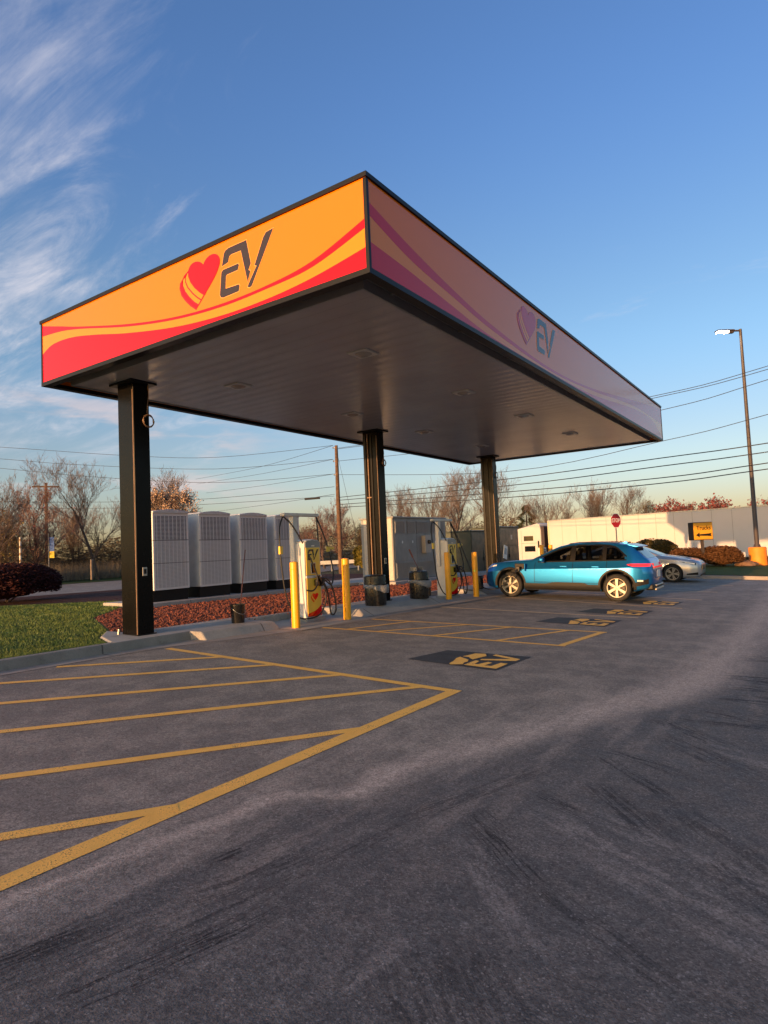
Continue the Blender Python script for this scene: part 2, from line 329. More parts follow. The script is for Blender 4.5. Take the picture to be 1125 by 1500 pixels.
dk = mth(nt, 'MULTIPLY', dk, mrange(nt, scf, 0.38, 0.52, 0.20, 1.0))
c = mixc(nt, dk, c, (0.020, 0.019, 0.021, 1))
# aggregate
v1 = nd(nt, 'ShaderNodeTexVoronoi', {'Vector': pos, 'Scale': 120.0}); vr = nd(nt, 'ShaderNodeSeparateXYZ', {0: v1.outputs['Color']}).outputs[0]
v2 = nd(nt, 'ShaderNodeTexVoronoi', {'Vector': pos, 'Scale': 45.0}); vr2 = nd(nt, 'ShaderNodeSeparateXYZ', {0: v2.outputs['Color']}).outputs[0]
g1 = mrange(nt, vr, 0.0, 1.0, 0.66, 1.34, smooth=False); g2 = mrange(nt, vr2, 0.0, 1.0, 0.82, 1.18, smooth=False)
gg = mth(nt, 'MULTIPLY', mth(nt, 'MULTIPLY', g1, g2), mrange(nt, mid, 0.30, 0.70, 0.93, 1.07))
c = mixc(nt, 1.0, c, nd(nt, 'ShaderNodeCombineXYZ', {0: gg, 1: gg, 2: gg}).outputs[0], 'MULTIPLY')
c = mixc(nt, mth(nt, 'MULTIPLY', mrange(nt, vr, 0.955, 0.985, 0.0, 1.0), 0.30), c, (0.36, 0.34, 0.33, 1))
pit = noise(nt, pos, 28, 4, 0.75)
c = mixc(nt, mth(nt, 'MULTIPLY', mrange(nt, pit, 0.42, 0.30), 0.6), c, (0.035, 0.033, 0.035, 1))
peb = nd(nt, 'ShaderNodeTexVoronoi', {'Vector': pos, 'Scale': 14.0})
pd = mth(nt, 'MULTIPLY', mrange(nt, peb.outputs['Distance'], 0.075, 0.04), mth(nt, 'GREATER_THAN', nd(nt, 'ShaderNodeSeparateXYZ', {0: peb.outputs['Color']}).outputs[0], 0.90))
c = mixc(nt, mth(nt, 'MULTIPLY', pd, 0.8), c, (0.50, 0.46, 0.42, 1))
nt.links.new(c, p.inputs['Base Color'])
nt.links.new(mrange(nt, mid, 0.3, 0.7, 0.72, 0.92), p.inputs['Roughness']); p.inputs['Specular IOR Level'].default_value = 0.35
hh = mth(nt, 'ADD', mth(nt, 'MULTIPLY', vor, 0.5), mth(nt, 'MULTIPLY', pit, 0.6))
bp = nd(nt, 'ShaderNodeBump', {'Strength': 0.25, 'Distance': 0.006, 'Height': hh}); nt.links.new(bp.outputs[0], p.inputs['Normal'])
M['asphalt'] = m

def roadpaint(name, col, wear):
    m = bpy.data.materials.new(name); m.use_nodes = True; nt = m.node_tree; p = nt.nodes['Principled BSDF']
    pos = nd(nt, 'ShaderNodeNewGeometry').outputs['Position']
    n1 = noise(nt, pos, 90, 3, 0.7); n2 = noise(nt, pos, 3.0, 6, 0.7)
    f = mrange(nt, mth(nt, 'ADD', mth(nt, 'MULTIPLY', n1, 0.8), mth(nt, 'MULTIPLY', n2, 0.5)), wear, wear + 0.10)
    c = mixc(nt, mrange(nt, n2, 0.3, 0.7), tuple(x * 0.80 for x in col) + (1,), (*col, 1))
    c = mixc(nt, mth(nt, 'MULTIPLY', f, 0.8), c, (0.07, 0.055, 0.045, 1))
    nt.links.new(c, p.inputs['Base Color']); p.inputs['Roughness'].default_value = 0.7
    bp = nd(nt, 'ShaderNodeBump', {'Strength': 0.5, 'Distance': 0.006, 'Height': n1}); nt.links.new(bp.outputs[0], p.inputs['Normal'])
    return m
M['linepaint'] = roadpaint('yellow line paint', (0.98, 0.54, 0.10), 0.70)
M['linepale'] = roadpaint('faded line paint', (0.70, 0.50, 0.28), 0.72)
M['sealer'] = mat('black sealer patch', (0.030, 0.032, 0.037), 0.7, var=0.35, vs=3, bump=0.4, bs=90)

def grassmat(name, a, b, c3):
    m = bpy.data.materials.new(name); m.use_nodes = True; nt = m.node_tree; p = nt.nodes['Principled BSDF']
    pos = nd(nt, 'ShaderNodeNewGeometry').outputs['Position']
    n1 = noise(nt, pos, 1.6, 6, 0.6); n2 = noise(nt, pos, 40, 3, 0.7)
    c = mixc(nt, mrange(nt, n1, 0.35, 0.65), (*a, 1), (*b, 1)); c = mixc(nt, mrange(nt, n2, 0.45, 0.75), c, (*c3, 1))
    nt.links.new(c, p.inputs['Base Color']); p.inputs['Roughness'].default_value = 0.9; p.inputs['Specular IOR Level'].default_value = 0.2
    bp = nd(nt, 'ShaderNodeBump', {'Strength': 0.8, 'Distance': 0.04, 'Height': n2}); nt.links.new(bp.outputs[0], p.inputs['Normal'])
    return m
M['turf'] = grassmat('turf', (0.040, 0.065, 0.012), (0.07, 0.095, 0.018), (0.13, 0.13, 0.035))
M['field'] = grassmat('rough field', (0.06, 0.065, 0.025), (0.09, 0.08, 0.04), (0.12, 0.10, 0.06))
M['mulch'] = grassmat('dark red mulch', (0.045, 0.016, 0.012), (0.075, 0.024, 0.018), (0.02, 0.01, 0.01))
M['rock'] = None
m = bpy.data.materials.new('red lava rock'); m.use_nodes = True; nt = m.node_tree; p = nt.nodes['Principled BSDF']
pos = nd(nt, 'ShaderNodeNewGeometry').outputs['Position']
vv = nd(nt, 'ShaderNodeTexVoronoi', {'Vector': pos, 'Scale': 14.0})
sv = nd(nt, 'ShaderNodeSeparateXYZ', {0: vv.outputs['Color']}).outputs[0]
nt.links.new(mixc(nt, sv, (0.08, 0.026, 0.018, 1), (0.27, 0.080, 0.048, 1)), p.inputs['Base Color']); p.inputs['Roughness'].default_value = 0.9
M['rock'] = m
m = bpy.data.materials.new('grass blades'); m.use_nodes = True; nt = m.node_tree; p = nt.nodes['Principled BSDF']
pos = nd(nt, 'ShaderNodeNewGeometry').outputs['Position']
nt.links.new(mixc(nt, mrange(nt, noise(nt, pos, 2.2, 5, 0.6), 0.35, 0.65), (0.040, 0.095, 0.010, 1), (0.13, 0.175, 0.028, 1)), p.inputs['Base Color']); p.inputs['Roughness'].default_value = 0.6
M['blades'] = m
def leafmat(name, a, b, sc=0.8):
    m = bpy.data.materials.new(name); m.use_nodes = True; nt = m.node_tree; p = nt.nodes['Principled BSDF']
    pos = nd(nt, 'ShaderNodeNewGeometry').outputs['Position']
    nt.links.new(mixc(nt, mrange(nt, noise(nt, pos, sc * 3, 4, 0.7), 0.35, 0.65), (*a, 1), (*b, 1)), p.inputs['Base Color']); p.inputs['Roughness'].default_value = 0.75
    p.inputs['Specular IOR Level'].default_value = 0.2
    return m
M['bark'] = leafmat('bark', (0.06, 0.045, 0.038), (0.10, 0.075, 0.062))
M['twig'] = leafmat('twigs', (0.10, 0.072, 0.060), (0.16, 0.120, 0.10))
M['twigred'] = leafmat('reddish twigs', (0.13, 0.082, 0.072), (0.20, 0.13, 0.11))
M['blossom'] = leafmat('pale blossom', (0.38, 0.26, 0.18), (0.55, 0.40, 0.30))
M['redbud'] = leafmat('magenta buds', (0.15, 0.040, 0.045), (0.22, 0.075, 0.080))
M['budgreen'] = leafmat('young leaves', (0.15, 0.12, 0.04), (0.22, 0.17, 0.06))
M['pine'] = leafmat('pine needles', (0.03, 0.04, 0.012), (0.06, 0.065, 0.02))
M['barberry'] = leafmat('dark red leaves', (0.022, 0.006, 0.007), (0.05, 0.012, 0.012), 2)
M['hedge'] = leafmat('brown green hedge', (0.045, 0.038, 0.012), (0.10, 0.07, 0.022), 2)
M['hedge2'] = leafmat('rusty hedge', (0.07, 0.030, 0.012), (0.12, 0.055, 0.022), 2)
M['hedgey'] = leafmat('yellow green hedge', (0.10, 0.09, 0.015), (0.17, 0.13, 0.02), 2)
M['straw'] = leafmat('dry weeds', (0.16, 0.13, 0.09), (0.24, 0.20, 0.15), 1)
M['straw2'] = leafmat('brush', (0.045, 0.038, 0.022), (0.09, 0.072, 0.045), 1)

# ------------------------------------------------------------------ terrain
def clamp(v, a, b): return max(a, min(b, v))
def gz(x, y):
    z = -0.0334 * max(x, -7) - 0.0085 * clamp(y, -30, 25)
    if x > 60: z += 0.0334 * (x - 60)
    return z - 0.95 * clamp((y - 33) / 9, 0, 1) * clamp((x + 22) / 8, 0, 1)
XC = [-22, -14, -7, 60]; YC = [-30, 25, 33, 42]
def cutmesh(bm):
    for cuts, ax in ((XC, 0), (YC, 1)):
        for c in cuts:
            co = [0, 0, 0]; co[ax] = c; no = [0, 0, 0]; no[ax] = 1
            bmesh.ops.bisect_plane(bm, geom=bm.verts[:] + bm.edges[:] + bm.faces[:], plane_co=co, plane_no=no, dist=1e-5)
def sheet(name, polys, off, mt, parent=None):
    bm = bmesh.new()
    if polys and not hasattr(polys[0][0], '__len__'): polys = [polys]
    for poly in polys:
        bm.faces.new([bm.verts.new((x, y, 0)) for x, y in poly])
    cutmesh(bm)
    bmesh.ops.triangulate(bm, faces=bm.faces[:])
    for v in bm.verts: v.co.z = gz(v.co.x, v.co.y) + off
    bmesh.ops.recalc_face_normals(bm, faces=bm.faces)
    for f in bm.faces:
        if f.normal.z < 0: f.normal_flip()
    me = bpy.data.meshes.new(name); bm.to_mesh(me); bm.free(); me.materials.append(mt)
    o = bpy.data.objects.new(name, me); COL.objects.link(o)
    if parent: o.parent = parent
    return o
def slab(mb, bottom, top, ob, ot):
    """solid between two polygons of equal count following the ground"""
    n = len(bottom)
    vs = [(x, y, gz(x, y) + ob) for x, y in bottom] + [(x, y, gz(x, y) + ot) for x, y in top]
    mb.add(vs, [tuple(range(n - 1, -1, -1)), tuple(range(n, 2 * n))] + [(i, (i + 1) % n, n + (i + 1) % n, n + i) for i in range(n)])

# base ground, reaching the horizon
xs = [-900, -300, -120, -60, -40, -30, -22, -20, -18, -16, -14, -7, 0, 20, 60, 120, 300, 900]; ys = [-900, -300, -100, -30, 0, 25, 29, 33, 35, 37, 39, 42, 60, 100, 200, 400, 900]
mb = MB(); vs = [(x, y, gz(x, y) - 0.06) for y in ys for x in xs]; n = len(xs)
mb.add(vs, [(j * n + i, j * n + i + 1, (j + 1) * n + i + 1, (j + 1) * n + i) for j in range(len(ys) - 1) for i in range(n - 1)])
tag(mb.build('ground', M['field'], fix=False), kind='structure')
lot = [(-5.45, -60), (60, -60), (60, 64), (-20, 64), (-20, 24.0), (-5.45, 24.0)]
tag(sheet('parking_lot', lot, 0, M['asphalt']), kind='structure')
tag(sheet('road', [(-24.2, -60), (-24.2, 12), (-27, 30), (-38, 64), (-60, 64), (-42, 28), (-39.0, 12), (-36, -60)], -0.02, M['asphalt']), kind='structure')
tag(sheet('road_edge_line', [(-24.35, -60), (-24.35, 12), (-27.15, 30), (-27.3, 30), (-24.5, 12), (-24.5, -60)], -0.012, M['linepale']), kind='structure')
tag(sheet('road_verge', [(-37.2, -60), (-39.6, 12), (-42.5, 28), (-60, 64), (-400, 64), (-400, -60)], -0.012, M['turf']), kind='structure')
# mulch, lawn, gravel base
tag(sheet('lawn', [(-5.56, -30), (-5.56, 0.25), (-6.35, 0.55), (-6.75, 1.0), (-10.0, 2.6), (-12.0, 4.6), (-15.2, 6.6), (-18.4, 4.2), (-26, -3), (-26, -30)], 0.12, M['turf']), kind='structure')
tag(sheet('mulch_bed', [(-11.2, 4.6), (-12.0, 4.6), (-15.2, 6.6), (-18.4, 4.2), (-26, -3), (-26, -30), (-23.9, -30), (-23.9, 12), (-23.0, 26), (-8, 26), (-8, 21), (-11.2, 21)], 0.08, M['mulch']), kind='structure')
grav = [(-5.9, 3.4), (-6.3, 3.4), (-6.3, 1.0), (-6.75, 1.0), (-10.0, 2.6), (-12.0, 4.6), (-11.1, 5.0), (-11.1, 21.0), (-5.9, 21.0)]
tag(sheet('gravel_bed', grav, 0.10, M['rock']), kind='structure')
# rocks on the gravel (nobody could count them)
def inpoly(x, y, P):
    c = False; j = len(P) - 1
    for i in range(len(P)):
        if (P[i][1] > y) != (P[j][1] > y) and x < (P[j][0] - P[i][0]) * (y - P[i][1]) / (P[j][1] - P[i][1]) + P[i][0]: c = not c
        j = i
    return c
octv = [Vector(p) for p in ((1, 0, 0), (-1, 0, 0), (0, 1, 0), (0, -1, 0), (0, 0, 1), (0, 0, -1))]
octf = [(0, 2, 4), (2, 1, 4), (1, 3, 4), (3, 0, 4), (2, 0, 5), (1, 2, 5), (3, 1, 5), (0, 3, 5)]
mb = MB(); k = 0
while k < 16000:
    x = rnd.uniform(-12, -5.9); y = 1 + 20 * rnd.random() ** 1.4
    if not inpoly(x, y, grav): continue
    k += 1; s = rnd.uniform(0.014, 0.036)
    m3 = Matrix.Rotation(rnd.uniform(0, 6.28), 3, 'Z') @ Matrix.Rotation(rnd.uniform(-0.6, 0.6), 3, 'X')
    o = Vector((x, y, gz(x, y) + 0.10 + rnd.uniform(0, 0.03)))
    mb.add([o + m3 @ Vector((v.x * s * rnd.uniform(0.7, 1.4), v.y * s * rnd.uniform(0.7, 1.3), v.z * s * 0.8)) for v in octv], octf)
tag(mb.build('lava_rock', M['rock'], fix=False), 'red lava rock mulch filling the bed behind the charging island', 'gravel', kind='stuff')
# grass blades
lawnP = [(-5.62, -3.5), (-5.62, 0.2), (-6.4, 0.5), (-6.8, 0.95), (-10.0, 2.55), (-12.0, 4.5), (-15.0, 6.4), (-17.8, 4.0), (-12, -3.5)]
mb = MB(); k = 0
while k < 60000:
    x = -5.62 - 12.2 * rnd.random() ** 1.6; y = rnd.uniform(-3.5, 6.5)
    if not inpoly(x, y, lawnP): continue
    k += 1; d = 0.4 + abs(x + 5) * 0.12; h = rnd.uniform(0.02, 0.05); a = rnd.uniform(0, 6.28); ww = 0.004 + 0.0009 * abs(x + 5)
    dx, dy = math.cos(a) * ww, math.sin(a) * ww; l = rnd.uniform(-0.03, 0.03); l2 = rnd.uniform(-0.03, 0.03); zz = gz(x, y) + 0.115
    mb.add([(x - dx, y - dy, zz), (x + dx, y + dy, zz), (x + l, y + l2, zz + h)], [(0, 1, 2)])
tag(mb.build('grass', M['blades'], fix=False), 'short green lawn grass behind the kerb at the left', 'grass', kind='stuff')

# kerbs and islands
mb = MB(); slab(mb, [(-5.56, -30), (-5.41, -30), (-5.41, 1.70), (-5.56, 1.70)], [(-5.56, -30), (-5.43, -30), (-5.43, 1.70), (-5.56, 1.70)], -0.04, 0.15)
tag(mb.build('lawn_kerb', M['kerb'], bevel=0.015), kind='structure')
A = [(-5.559, 0.22), (-5.43, 0.22), (-5.43, 1.68), (-5.20, 1.74), (-5.12, 2.5), (-5.06, 3.45), (-5.9, 3.45), (-6.32, 3.45), (-6.32, 1.02), (-6.85, 0.95), (-6.3, 0.50)]
Ab = [(-5.559, 0.22), (-5.431, 0.22), (-5.431, 1.72), (-5.06, 1.76), (-4.98, 2.6), (-4.95, 3.55), (-5.9, 3.45), (-6.32, 3.45), (-6.32, 1.02), (-6.85, 0.95), (-6.3, 0.50)]
mb = MB(); slab(mb, Ab, A, -0.04, 0.152)
slab(mb, [(-6.02, 5.88), (-4.5, 5.78), (-4.46, 9.72), (-6.02, 9.62)], [(-6.02, 5.95), (-4.9, 6.05), (-4.88, 9.45), (-6.02, 9.6)], -0.04, 0.15)
slab(mb, [(-6.02, 12.3), (-4.5, 12.2), (-4.46, 21.0), (-6.02, 21.0)], [(-6.02, 12.35), (-4.9, 12.45), (-4.88, 21.0), (-6.02, 21.0)], -0.04, 0.15)
# low back wall of the charger bays
slab(mb, [(-6.02, 3.451), (-5.88, 3.451), (-5.88, 5.85), (-6.02, 5.85)], [(-6.02, 3.451), (-5.9, 3.451), (-5.9, 5.85), (-6.02, 5.85)], -0.04, 0.148)
slab(mb, [(-6.02, 9.63), (-5.88, 9.63), (-5.88, 12.28), (-6.02, 12.28)], [(-6.02, 9.63), (-5.9, 9.63), (-5.9, 12.28), (-6.02, 12.28)], -0.04, 0.148)
tag(mb.build('charging_island', M['concrete'], bevel=0.03, seg=3), kind='structure')
tag(sheet('charger_bay_slab', [[(-5.88, 3.46), (-4.4, 3.46), (-4.36, 5.8), (-5.88, 5.8)], [(-5.88, 9.64), (-4.35, 9.64), (-4.32, 12.2), (-5.88, 12.2)]], 0.012, M['concrete']), kind='structure')
tag(sheet('gutter', [(-5.43, -30), (-5.10, -30), (-5.12, 0.8), (-4.87, 1.7), (-4.62, 2.6), (-4.34, 4.0), (-4.25, 5.5), (-4.22, 8), (-4.15, 11), (-4.0, 13), (-4.0, 21), (-4.6, 21), (-4.6, 3.6), (-5.0, 3.4), (-5.06, 1.76), (-5.43, 1.66)], 0.006, M['gutter']), kind='structure')
mb = MB(); slab(mb, [(-13.4, 4.9), (-11.05, 4.9), (-11.05, 14.3), (-9.3, 14.3), (-9.3, 28.5), (-13.4, 28.5)], [(-13.4, 4.9), (-11.08, 4.9), (-11.08, 14.33), (-9.33, 14.33), (-9.33, 28.5), (-13.4, 28.5)], -0.05, 0.22)
tag(mb.build('equipment_slab', M['concrete'], bevel=0.015), kind='structure')
# planted island on the right with kerb
def rr(x0, y0, x1, y1, r, n=6):
    o = []
    for cx, cy, a in ((x1 - r, y0 + r, -90), (x1 - r, y1 - r, 0), (x0 + r, y1 - r, 90), (x0 + r, y0 + r, 180)):
        for i in range(n + 1):
            g = R(a + 90 * i / n); o.append((cx + r * math.cos(g), cy + r * math.sin(g)))
    return o
mb = MB(); slab(mb, rr(-9, 23.1, 40, 33.2, 1.5), rr(-8.99, 23.12, 39.98, 33.18, 1.5), -0.05, 0.15)
tag(mb.build('planted_island_kerb', M['gutter']), kind='structure')
tag(sheet('planted_island_lawn', rr(-8.84, 23.28, 39.8, 33.0, 1.35), 0.158, M['turf']), kind='structure')

# ------------------------------------------------------------------ painted markings
def strip(a, b, wd):
    dx, dy = b[0] - a[0], b[1] - a[1]; L = math.hypot(dx, dy); nx, ny = -dy / L * wd / 2, dx / L * wd / 2
    return [(a[0] + nx, a[1] + ny), (b[0] + nx, b[1] + ny), (b[0] - nx, b[1] - ny), (a[0] - nx, a[1] - ny)]
H = [((0.40, 0.80), (0.33, -9.0), 0.15, 0.0), ((-4.98, 0.88), (0.47, 0.75), 0.13, 0.001)]
for a, b in (((-3.6, -9.2), (0.33, -3.05)), ((-5.0, -9.2), (0.33, -1.03)), ((-5.1, -6.8), (-0.05, 0.72)), ((-5.1, -4.42), (-1.25, 0.78)), ((-5.1, -2.44), (-2.48, 0.80)), ((-5.05, -0.93), (-3.58, 0.84))):
    H.append((a, b, 0.115, 0.002 + 0.0003 * len(H)))
H += [((-4.33, 5.65), (0.62, 6.16), 0.10, 0), ((-4.42, 4.07), (0.45, 4.36), 0.10, 0.001), ((0.60, 6.2), (0.42, 4.32), 0.12, 0.002),
      ((-3.76, 4.14), (-3.29, 5.72), 0.09, 0.003), ((-3.08, 4.18), (-2.04, 5.83), 0.09, 0.003), ((-1.89, 4.25), (-1.13, 5.92), 0.09, 0.003), ((-0.67, 4.32), (-0.03, 6.03), 0.09, 0.003)]
mk = bpy.data.meshes
objs = []
for a, b, wd, dz in H:
    if wd < 0.12: l_ = math.hypot(b[0] - a[0], b[1] - a[1]); b = (b[0] + (b[0] - a[0]) / l_ * 0.05, b[1] + (b[1] - a[1]) / l_ * 0.05)
    objs.append(strip(a, b, wd) + [dz])
def sheets_multi(name, items, base, mt, fac=0.35):
    bm = bmesh.new()
    for it in items:
        dz = it[-1]; fv = [bm.verts.new((x, y, gz(x, y) + base + dz * fac)) for x, y in it[:-1]]
        f = bm.faces.new(fv); f.normal_update()
        if f.normal.z < 0: f.normal_flip()
    me = bpy.data.meshes.new(name); bm.to_mesh(me); bm.free(); me.materials.append(mt)
    o = bpy.data.objects.new(name, me); COL.objects.link(o); return o
tag(sheets_multi('no_parking_hatching', objs, 0.004, M['linepaint']), kind='structure')
stall = [((-4.15, 8.56), (0.68, 8.62)), ((-4.1, 11.86), (1.17, 10.97)), ((-4.0, 14.2), (1.27, 13.44)), ((-4.0, 16.3), (1.33, 16.28)), ((-4.0, 18.8), (1.45, 19.4))]
tag(sheets_multi('stall_lines', [strip(a, b, 0.10) + [0] for a, b in stall], 0.004, M['linepale']), kind='structure')
sq = [(-1.10, 2.12), (-0.95, 3.06), (0.39, 3.18), (0.34, 2.02)]
car1 = [(-0.41, 2.13), (-0.44, 2.31), (-0.51, 2.54), (-0.51, 2.65), (-0.30, 2.51), (-0.25, 2.38), (-0.26, 2.30), (-0.22, 2.17), (-0.36, 2.07)]
car2 = [(-0.49, 2.69), (-0.46, 2.85), (-0.44, 3.01), (-0.29, 3.06), (-0.2, 2.9), (-0.26, 2.56), (-0.34, 2.63), (-0.38, 2.69), (-0.45, 2.70)]
Ep = [(-0.19, 2.14), (-0.19, 2.52), (-0.12, 2.50), (-0.09, 2.27), (-0.04, 2.28), (0.01, 2.50), (0.09, 2.47), (0.07, 2.25), (0.17, 2.26), (0.19, 2.53), (0.30, 2.52), (0.30, 2.13)]
Vp = [(-0.14, 2.98), (-0.13, 3.09), (0.32, 2.92), (0.32, 2.76), (-0.15, 2.56), (-0.16, 2.65), (0.20, 2.86)]
offs = [(0, 0), (0.10, 4.85), (0.30, 6.95), (0.55, 9.5)]
patches = []; sten = []
for i, (ox, oy) in enumerate(offs):
    patches.append([(x + ox, y + oy) for x, y in sq] + [0])
    for P in (car1, car2, Ep, Vp): sten.append([(x + ox, y + oy) for x, y in P] + [0])
tag(sheets_multi('stall_sealer_patches', patches, 0.004, M['sealer']), kind='structure')
tag(sheets_multi('stall_ev_stencils', sten, 0.008, M['linepaint']), kind='structure')

# ------------------------------------------------------------------ logos
HEART = [(0.536, 0.547), (0.495, 0.597), (0.427, 0.634), (0.347, 0.647), (0.271, 0.626), (0.228, 0.57), (0.224, 0.489), (0.266, 0.396), (0.352, 0.291), (0.449, 0.204), (0.539, 0.14), (0.585, 0.18), (0.696, 0.275), (0.796, 0.378), (0.857, 0.478), (0.864, 0.548), (0.825, 0.609), (0.76, 0.642), (0.673, 0.646), (0.604, 0.62), (0.553, 0.576)]
LAY = [(0.222, 0.569), (0.168, 0.519), (0.094, 0.472), (0.04, 0.432), (0.029, 0.366), (0.064, 0.26), (0.153, 0.155), (0.252, 0.061), (0.36, -0.014), (0.539, 0.14), (0.45, 0.20), (0.352, 0.291), (0.266, 0.396), (0.224, 0.489)]
L1 = [(0.2, 0.551), (0.157, 0.495), (0.154, 0.428), (0.202, 0.332), (0.299, 0.224), (0.396, 0.138), (0.479, 0.08)]
L2 = [(0.137, 0.521), (0.094, 0.472), (0.09, 0.391), (0.138, 0.288), (0.226, 0.183), (0.324, 0.09), (0.415, 0.026)]
OUTER = LAY[:9]
INNER = [(0.224, 0.54), (0.224, 0.489), (0.266, 0.396), (0.352, 0.291), (0.449, 0.204), (0.539, 0.14)]
E1 = [(0.915, 0.429), (0.956, 0.586), (0.985, 0.625), (1.051, 0.643), (1.393, 0.643), (1.462, 0.311), (1.415, 0.234), (1.452, 0.214), (1.394, 0.08), (1.285, 0.536), (1.101, 0.539), (1.064, 0.525), (1.039, 0.45)]
E2 = [(0.90, 0.353), (0.94, 0.376), (1.23, 0.376), (1.243, 0.351), (1.217, 0.292), (1.012, 0.289), (0.989, 0.272), (0.972, 0.105), (1.226, 0.095), (1.243, 0.07), (1.222, 0.003), (0.92, -0.004), (0.875, 0.012), (0.858, 0.05)]
V2 = [(1.395, 0.01), (1.40, 0.04), (1.566, 0.249), (1.529, 0.264), (1.70, 0.58), (1.75, 0.632), (1.883, 0.644), (1.469, 0.012), (1.437, -0.004)]
def bandpoly(a, b):
    # a, b polylines top and bottom -> strip quads
    return a + b[::-1]
def flat(mb, poly, fn, h, mi=0):
    n0 = len(mb.v); vs = [Vector(fn(u, v, h)) for u, v in poly]
    from mathutils.geometry import tessellate_polygon
    tri = tessellate_polygon([[Vector((u, v, 0)) for u, v in poly]])
    mb.add(vs, [tuple(t) for t in tri], mi)
def plate(mb, poly, fn, h0, h1, mi=0):
    """thin raised plate: tessellated cap and side walls"""
    from mathutils.geometry import tessellate_polygon
    tri = tessellate_polygon([[Vector((u, v, 0)) for u, v in poly]]); n = len(poly)
    vs = [fn(u, v, h0) for u, v in poly] + [fn(u, v, h1) for u, v in poly]
    mb.add(vs, [tuple(i + n for i in t) for t in tri] + [(i, (i + 1) % n, n + (i + 1) % n, n + i) for i in range(n)], mi)
def linepoly(L, wd):
    a = []; b = []
    for i, p_ in enumerate(L):
        q = L[max(i - 1, 0)]; r = L[min(i + 1, len(L) - 1)]; dx, dy = r[0] - q[0], r[1] - q[1]; l = math.hypot(dx, dy) or 1
        a.append((p_[0] - dy / l * wd / 2, p_[1] + dx / l * wd / 2)); b.append((p_[0] + dy / l * wd / 2, p_[1] - dx / l * wd / 2))
    return a + b[::-1]
def grow(poly, s):
    cx = sum(p_[0] for p_ in poly) / len(poly); cy = sum(p_[1] for p_ in poly) / len(poly)
    n = len(poly); o = []; ar = sum(poly[i][0] * poly[(i + 1) % n][1] - poly[(i + 1) % n][0] * poly[i][1] for i in range(n)); sg = 1 if ar > 0 else -1
    for i in range(n):
        p0, p1, p2 = poly[i - 1], poly[i], poly[(i + 1) % n]
        d1 = Vector((p1[0] - p0[0], p1[1] - p0[1])).normalized(); d2 = Vector((p2[0] - p1[0], p2[1] - p1[1])).normalized()
        nn = Vector((d1.y + d2.y, -(d1.x + d2.x)))
        nn = nn.normalized() if nn.length > 1e-6 else Vector((0, 0))
        k = 1 / max(0.6, math.sqrt(max(0.0, (1 + d1.dot(d2)) / 2)))
        o.append((p1[0] + nn.x * s * sg * k, p1[1] + nn.y * s * sg * k))
    return o
def smooth_curve(L, n=6):
    o = []
    for i in range(len(L) - 1):
        p0 = L[max(i - 1, 0)]; p1 = L[i]; p2 = L[i + 1]; p3 = L[min(i + 2, len(L) - 1)]
        for k in range(n):
            t = k / n
            o.append(tuple(0.5 * ((2 * p1[j]) + (-p0[j] + p2[j]) * t + (2 * p0[j] - 5 * p1[j] + 4 * p2[j] - p3[j]) * t * t + (-p0[j] + 3 * p1[j] - 3 * p2[j] + p3[j]) * t ** 3) for j in range(2)))
    o.append(tuple(L[-1])); return o

# ------------------------------------------------------------------ canopy
Wc, Lc, Hb, Ht = 7.127, 16.64, 4.784, 5.92
def place(o, *a): o.location = a; return o
canopy = empty('charging_canopy', (0, 0, 0), label='large flat canopy with orange and red panels over the charging bays', cat='canopy')
mb = MB(); T_ = 0.10
mb.bb((-Wc, 0, Hb + 0.04), (0, T_, Ht - 0.03)); mb.bb((-Wc, Lc - T_, Hb + 0.05), (0, Lc, Ht - 0.04)); mb.bb((-T_, T_, Hb + 0.05), (0, Lc - T_, Ht - 0.04)); mb.bb((-Wc, T_, Hb + 0.05), (-Wc + T_, Lc - T_, Ht - 0.04))
fas = mb.build('fascia', M['orange'], canopy)
mb = MB(); t = 0.02
for z0, z1, e in ((Ht - 0.035, Ht + 0.02, 0.025), (Hb - 0.02, Hb + 0.045, 0.012)):
    mb.bb((-Wc - e, -e, z0), (e, T_ + 0.02, z1)); mb.bb((-Wc - e, Lc - T_ - 0.02, z0), (e, Lc + e, z1)); mb.bb((-T_ - 0.02, T_ + 0.02, z0), (e, Lc - T_ - 0.02, z1)); mb.bb((-Wc - e, T_ + 0.02, z0), (-Wc + T_ + 0.02, Lc - T_ - 0.02, z1))
for x, y in ((0, 0), (-Wc, 0), (0, Lc), (-Wc, Lc)): mb.box((x - (0.012 if x == 0 else -0.012), y + (0.012 if y == 0 else -0.012), (Hb + Ht) / 2), (0.045, 0.045, Ht - Hb - 0.09))
mb.build('trim', M['trim'], canopy)
mb = MB(); mb.bb((-Wc + T_, T_, Ht - 0.30), (-T_, Lc - T_, Ht - 0.24)); mb.build('roof_deck', M['greymetal'], canopy)
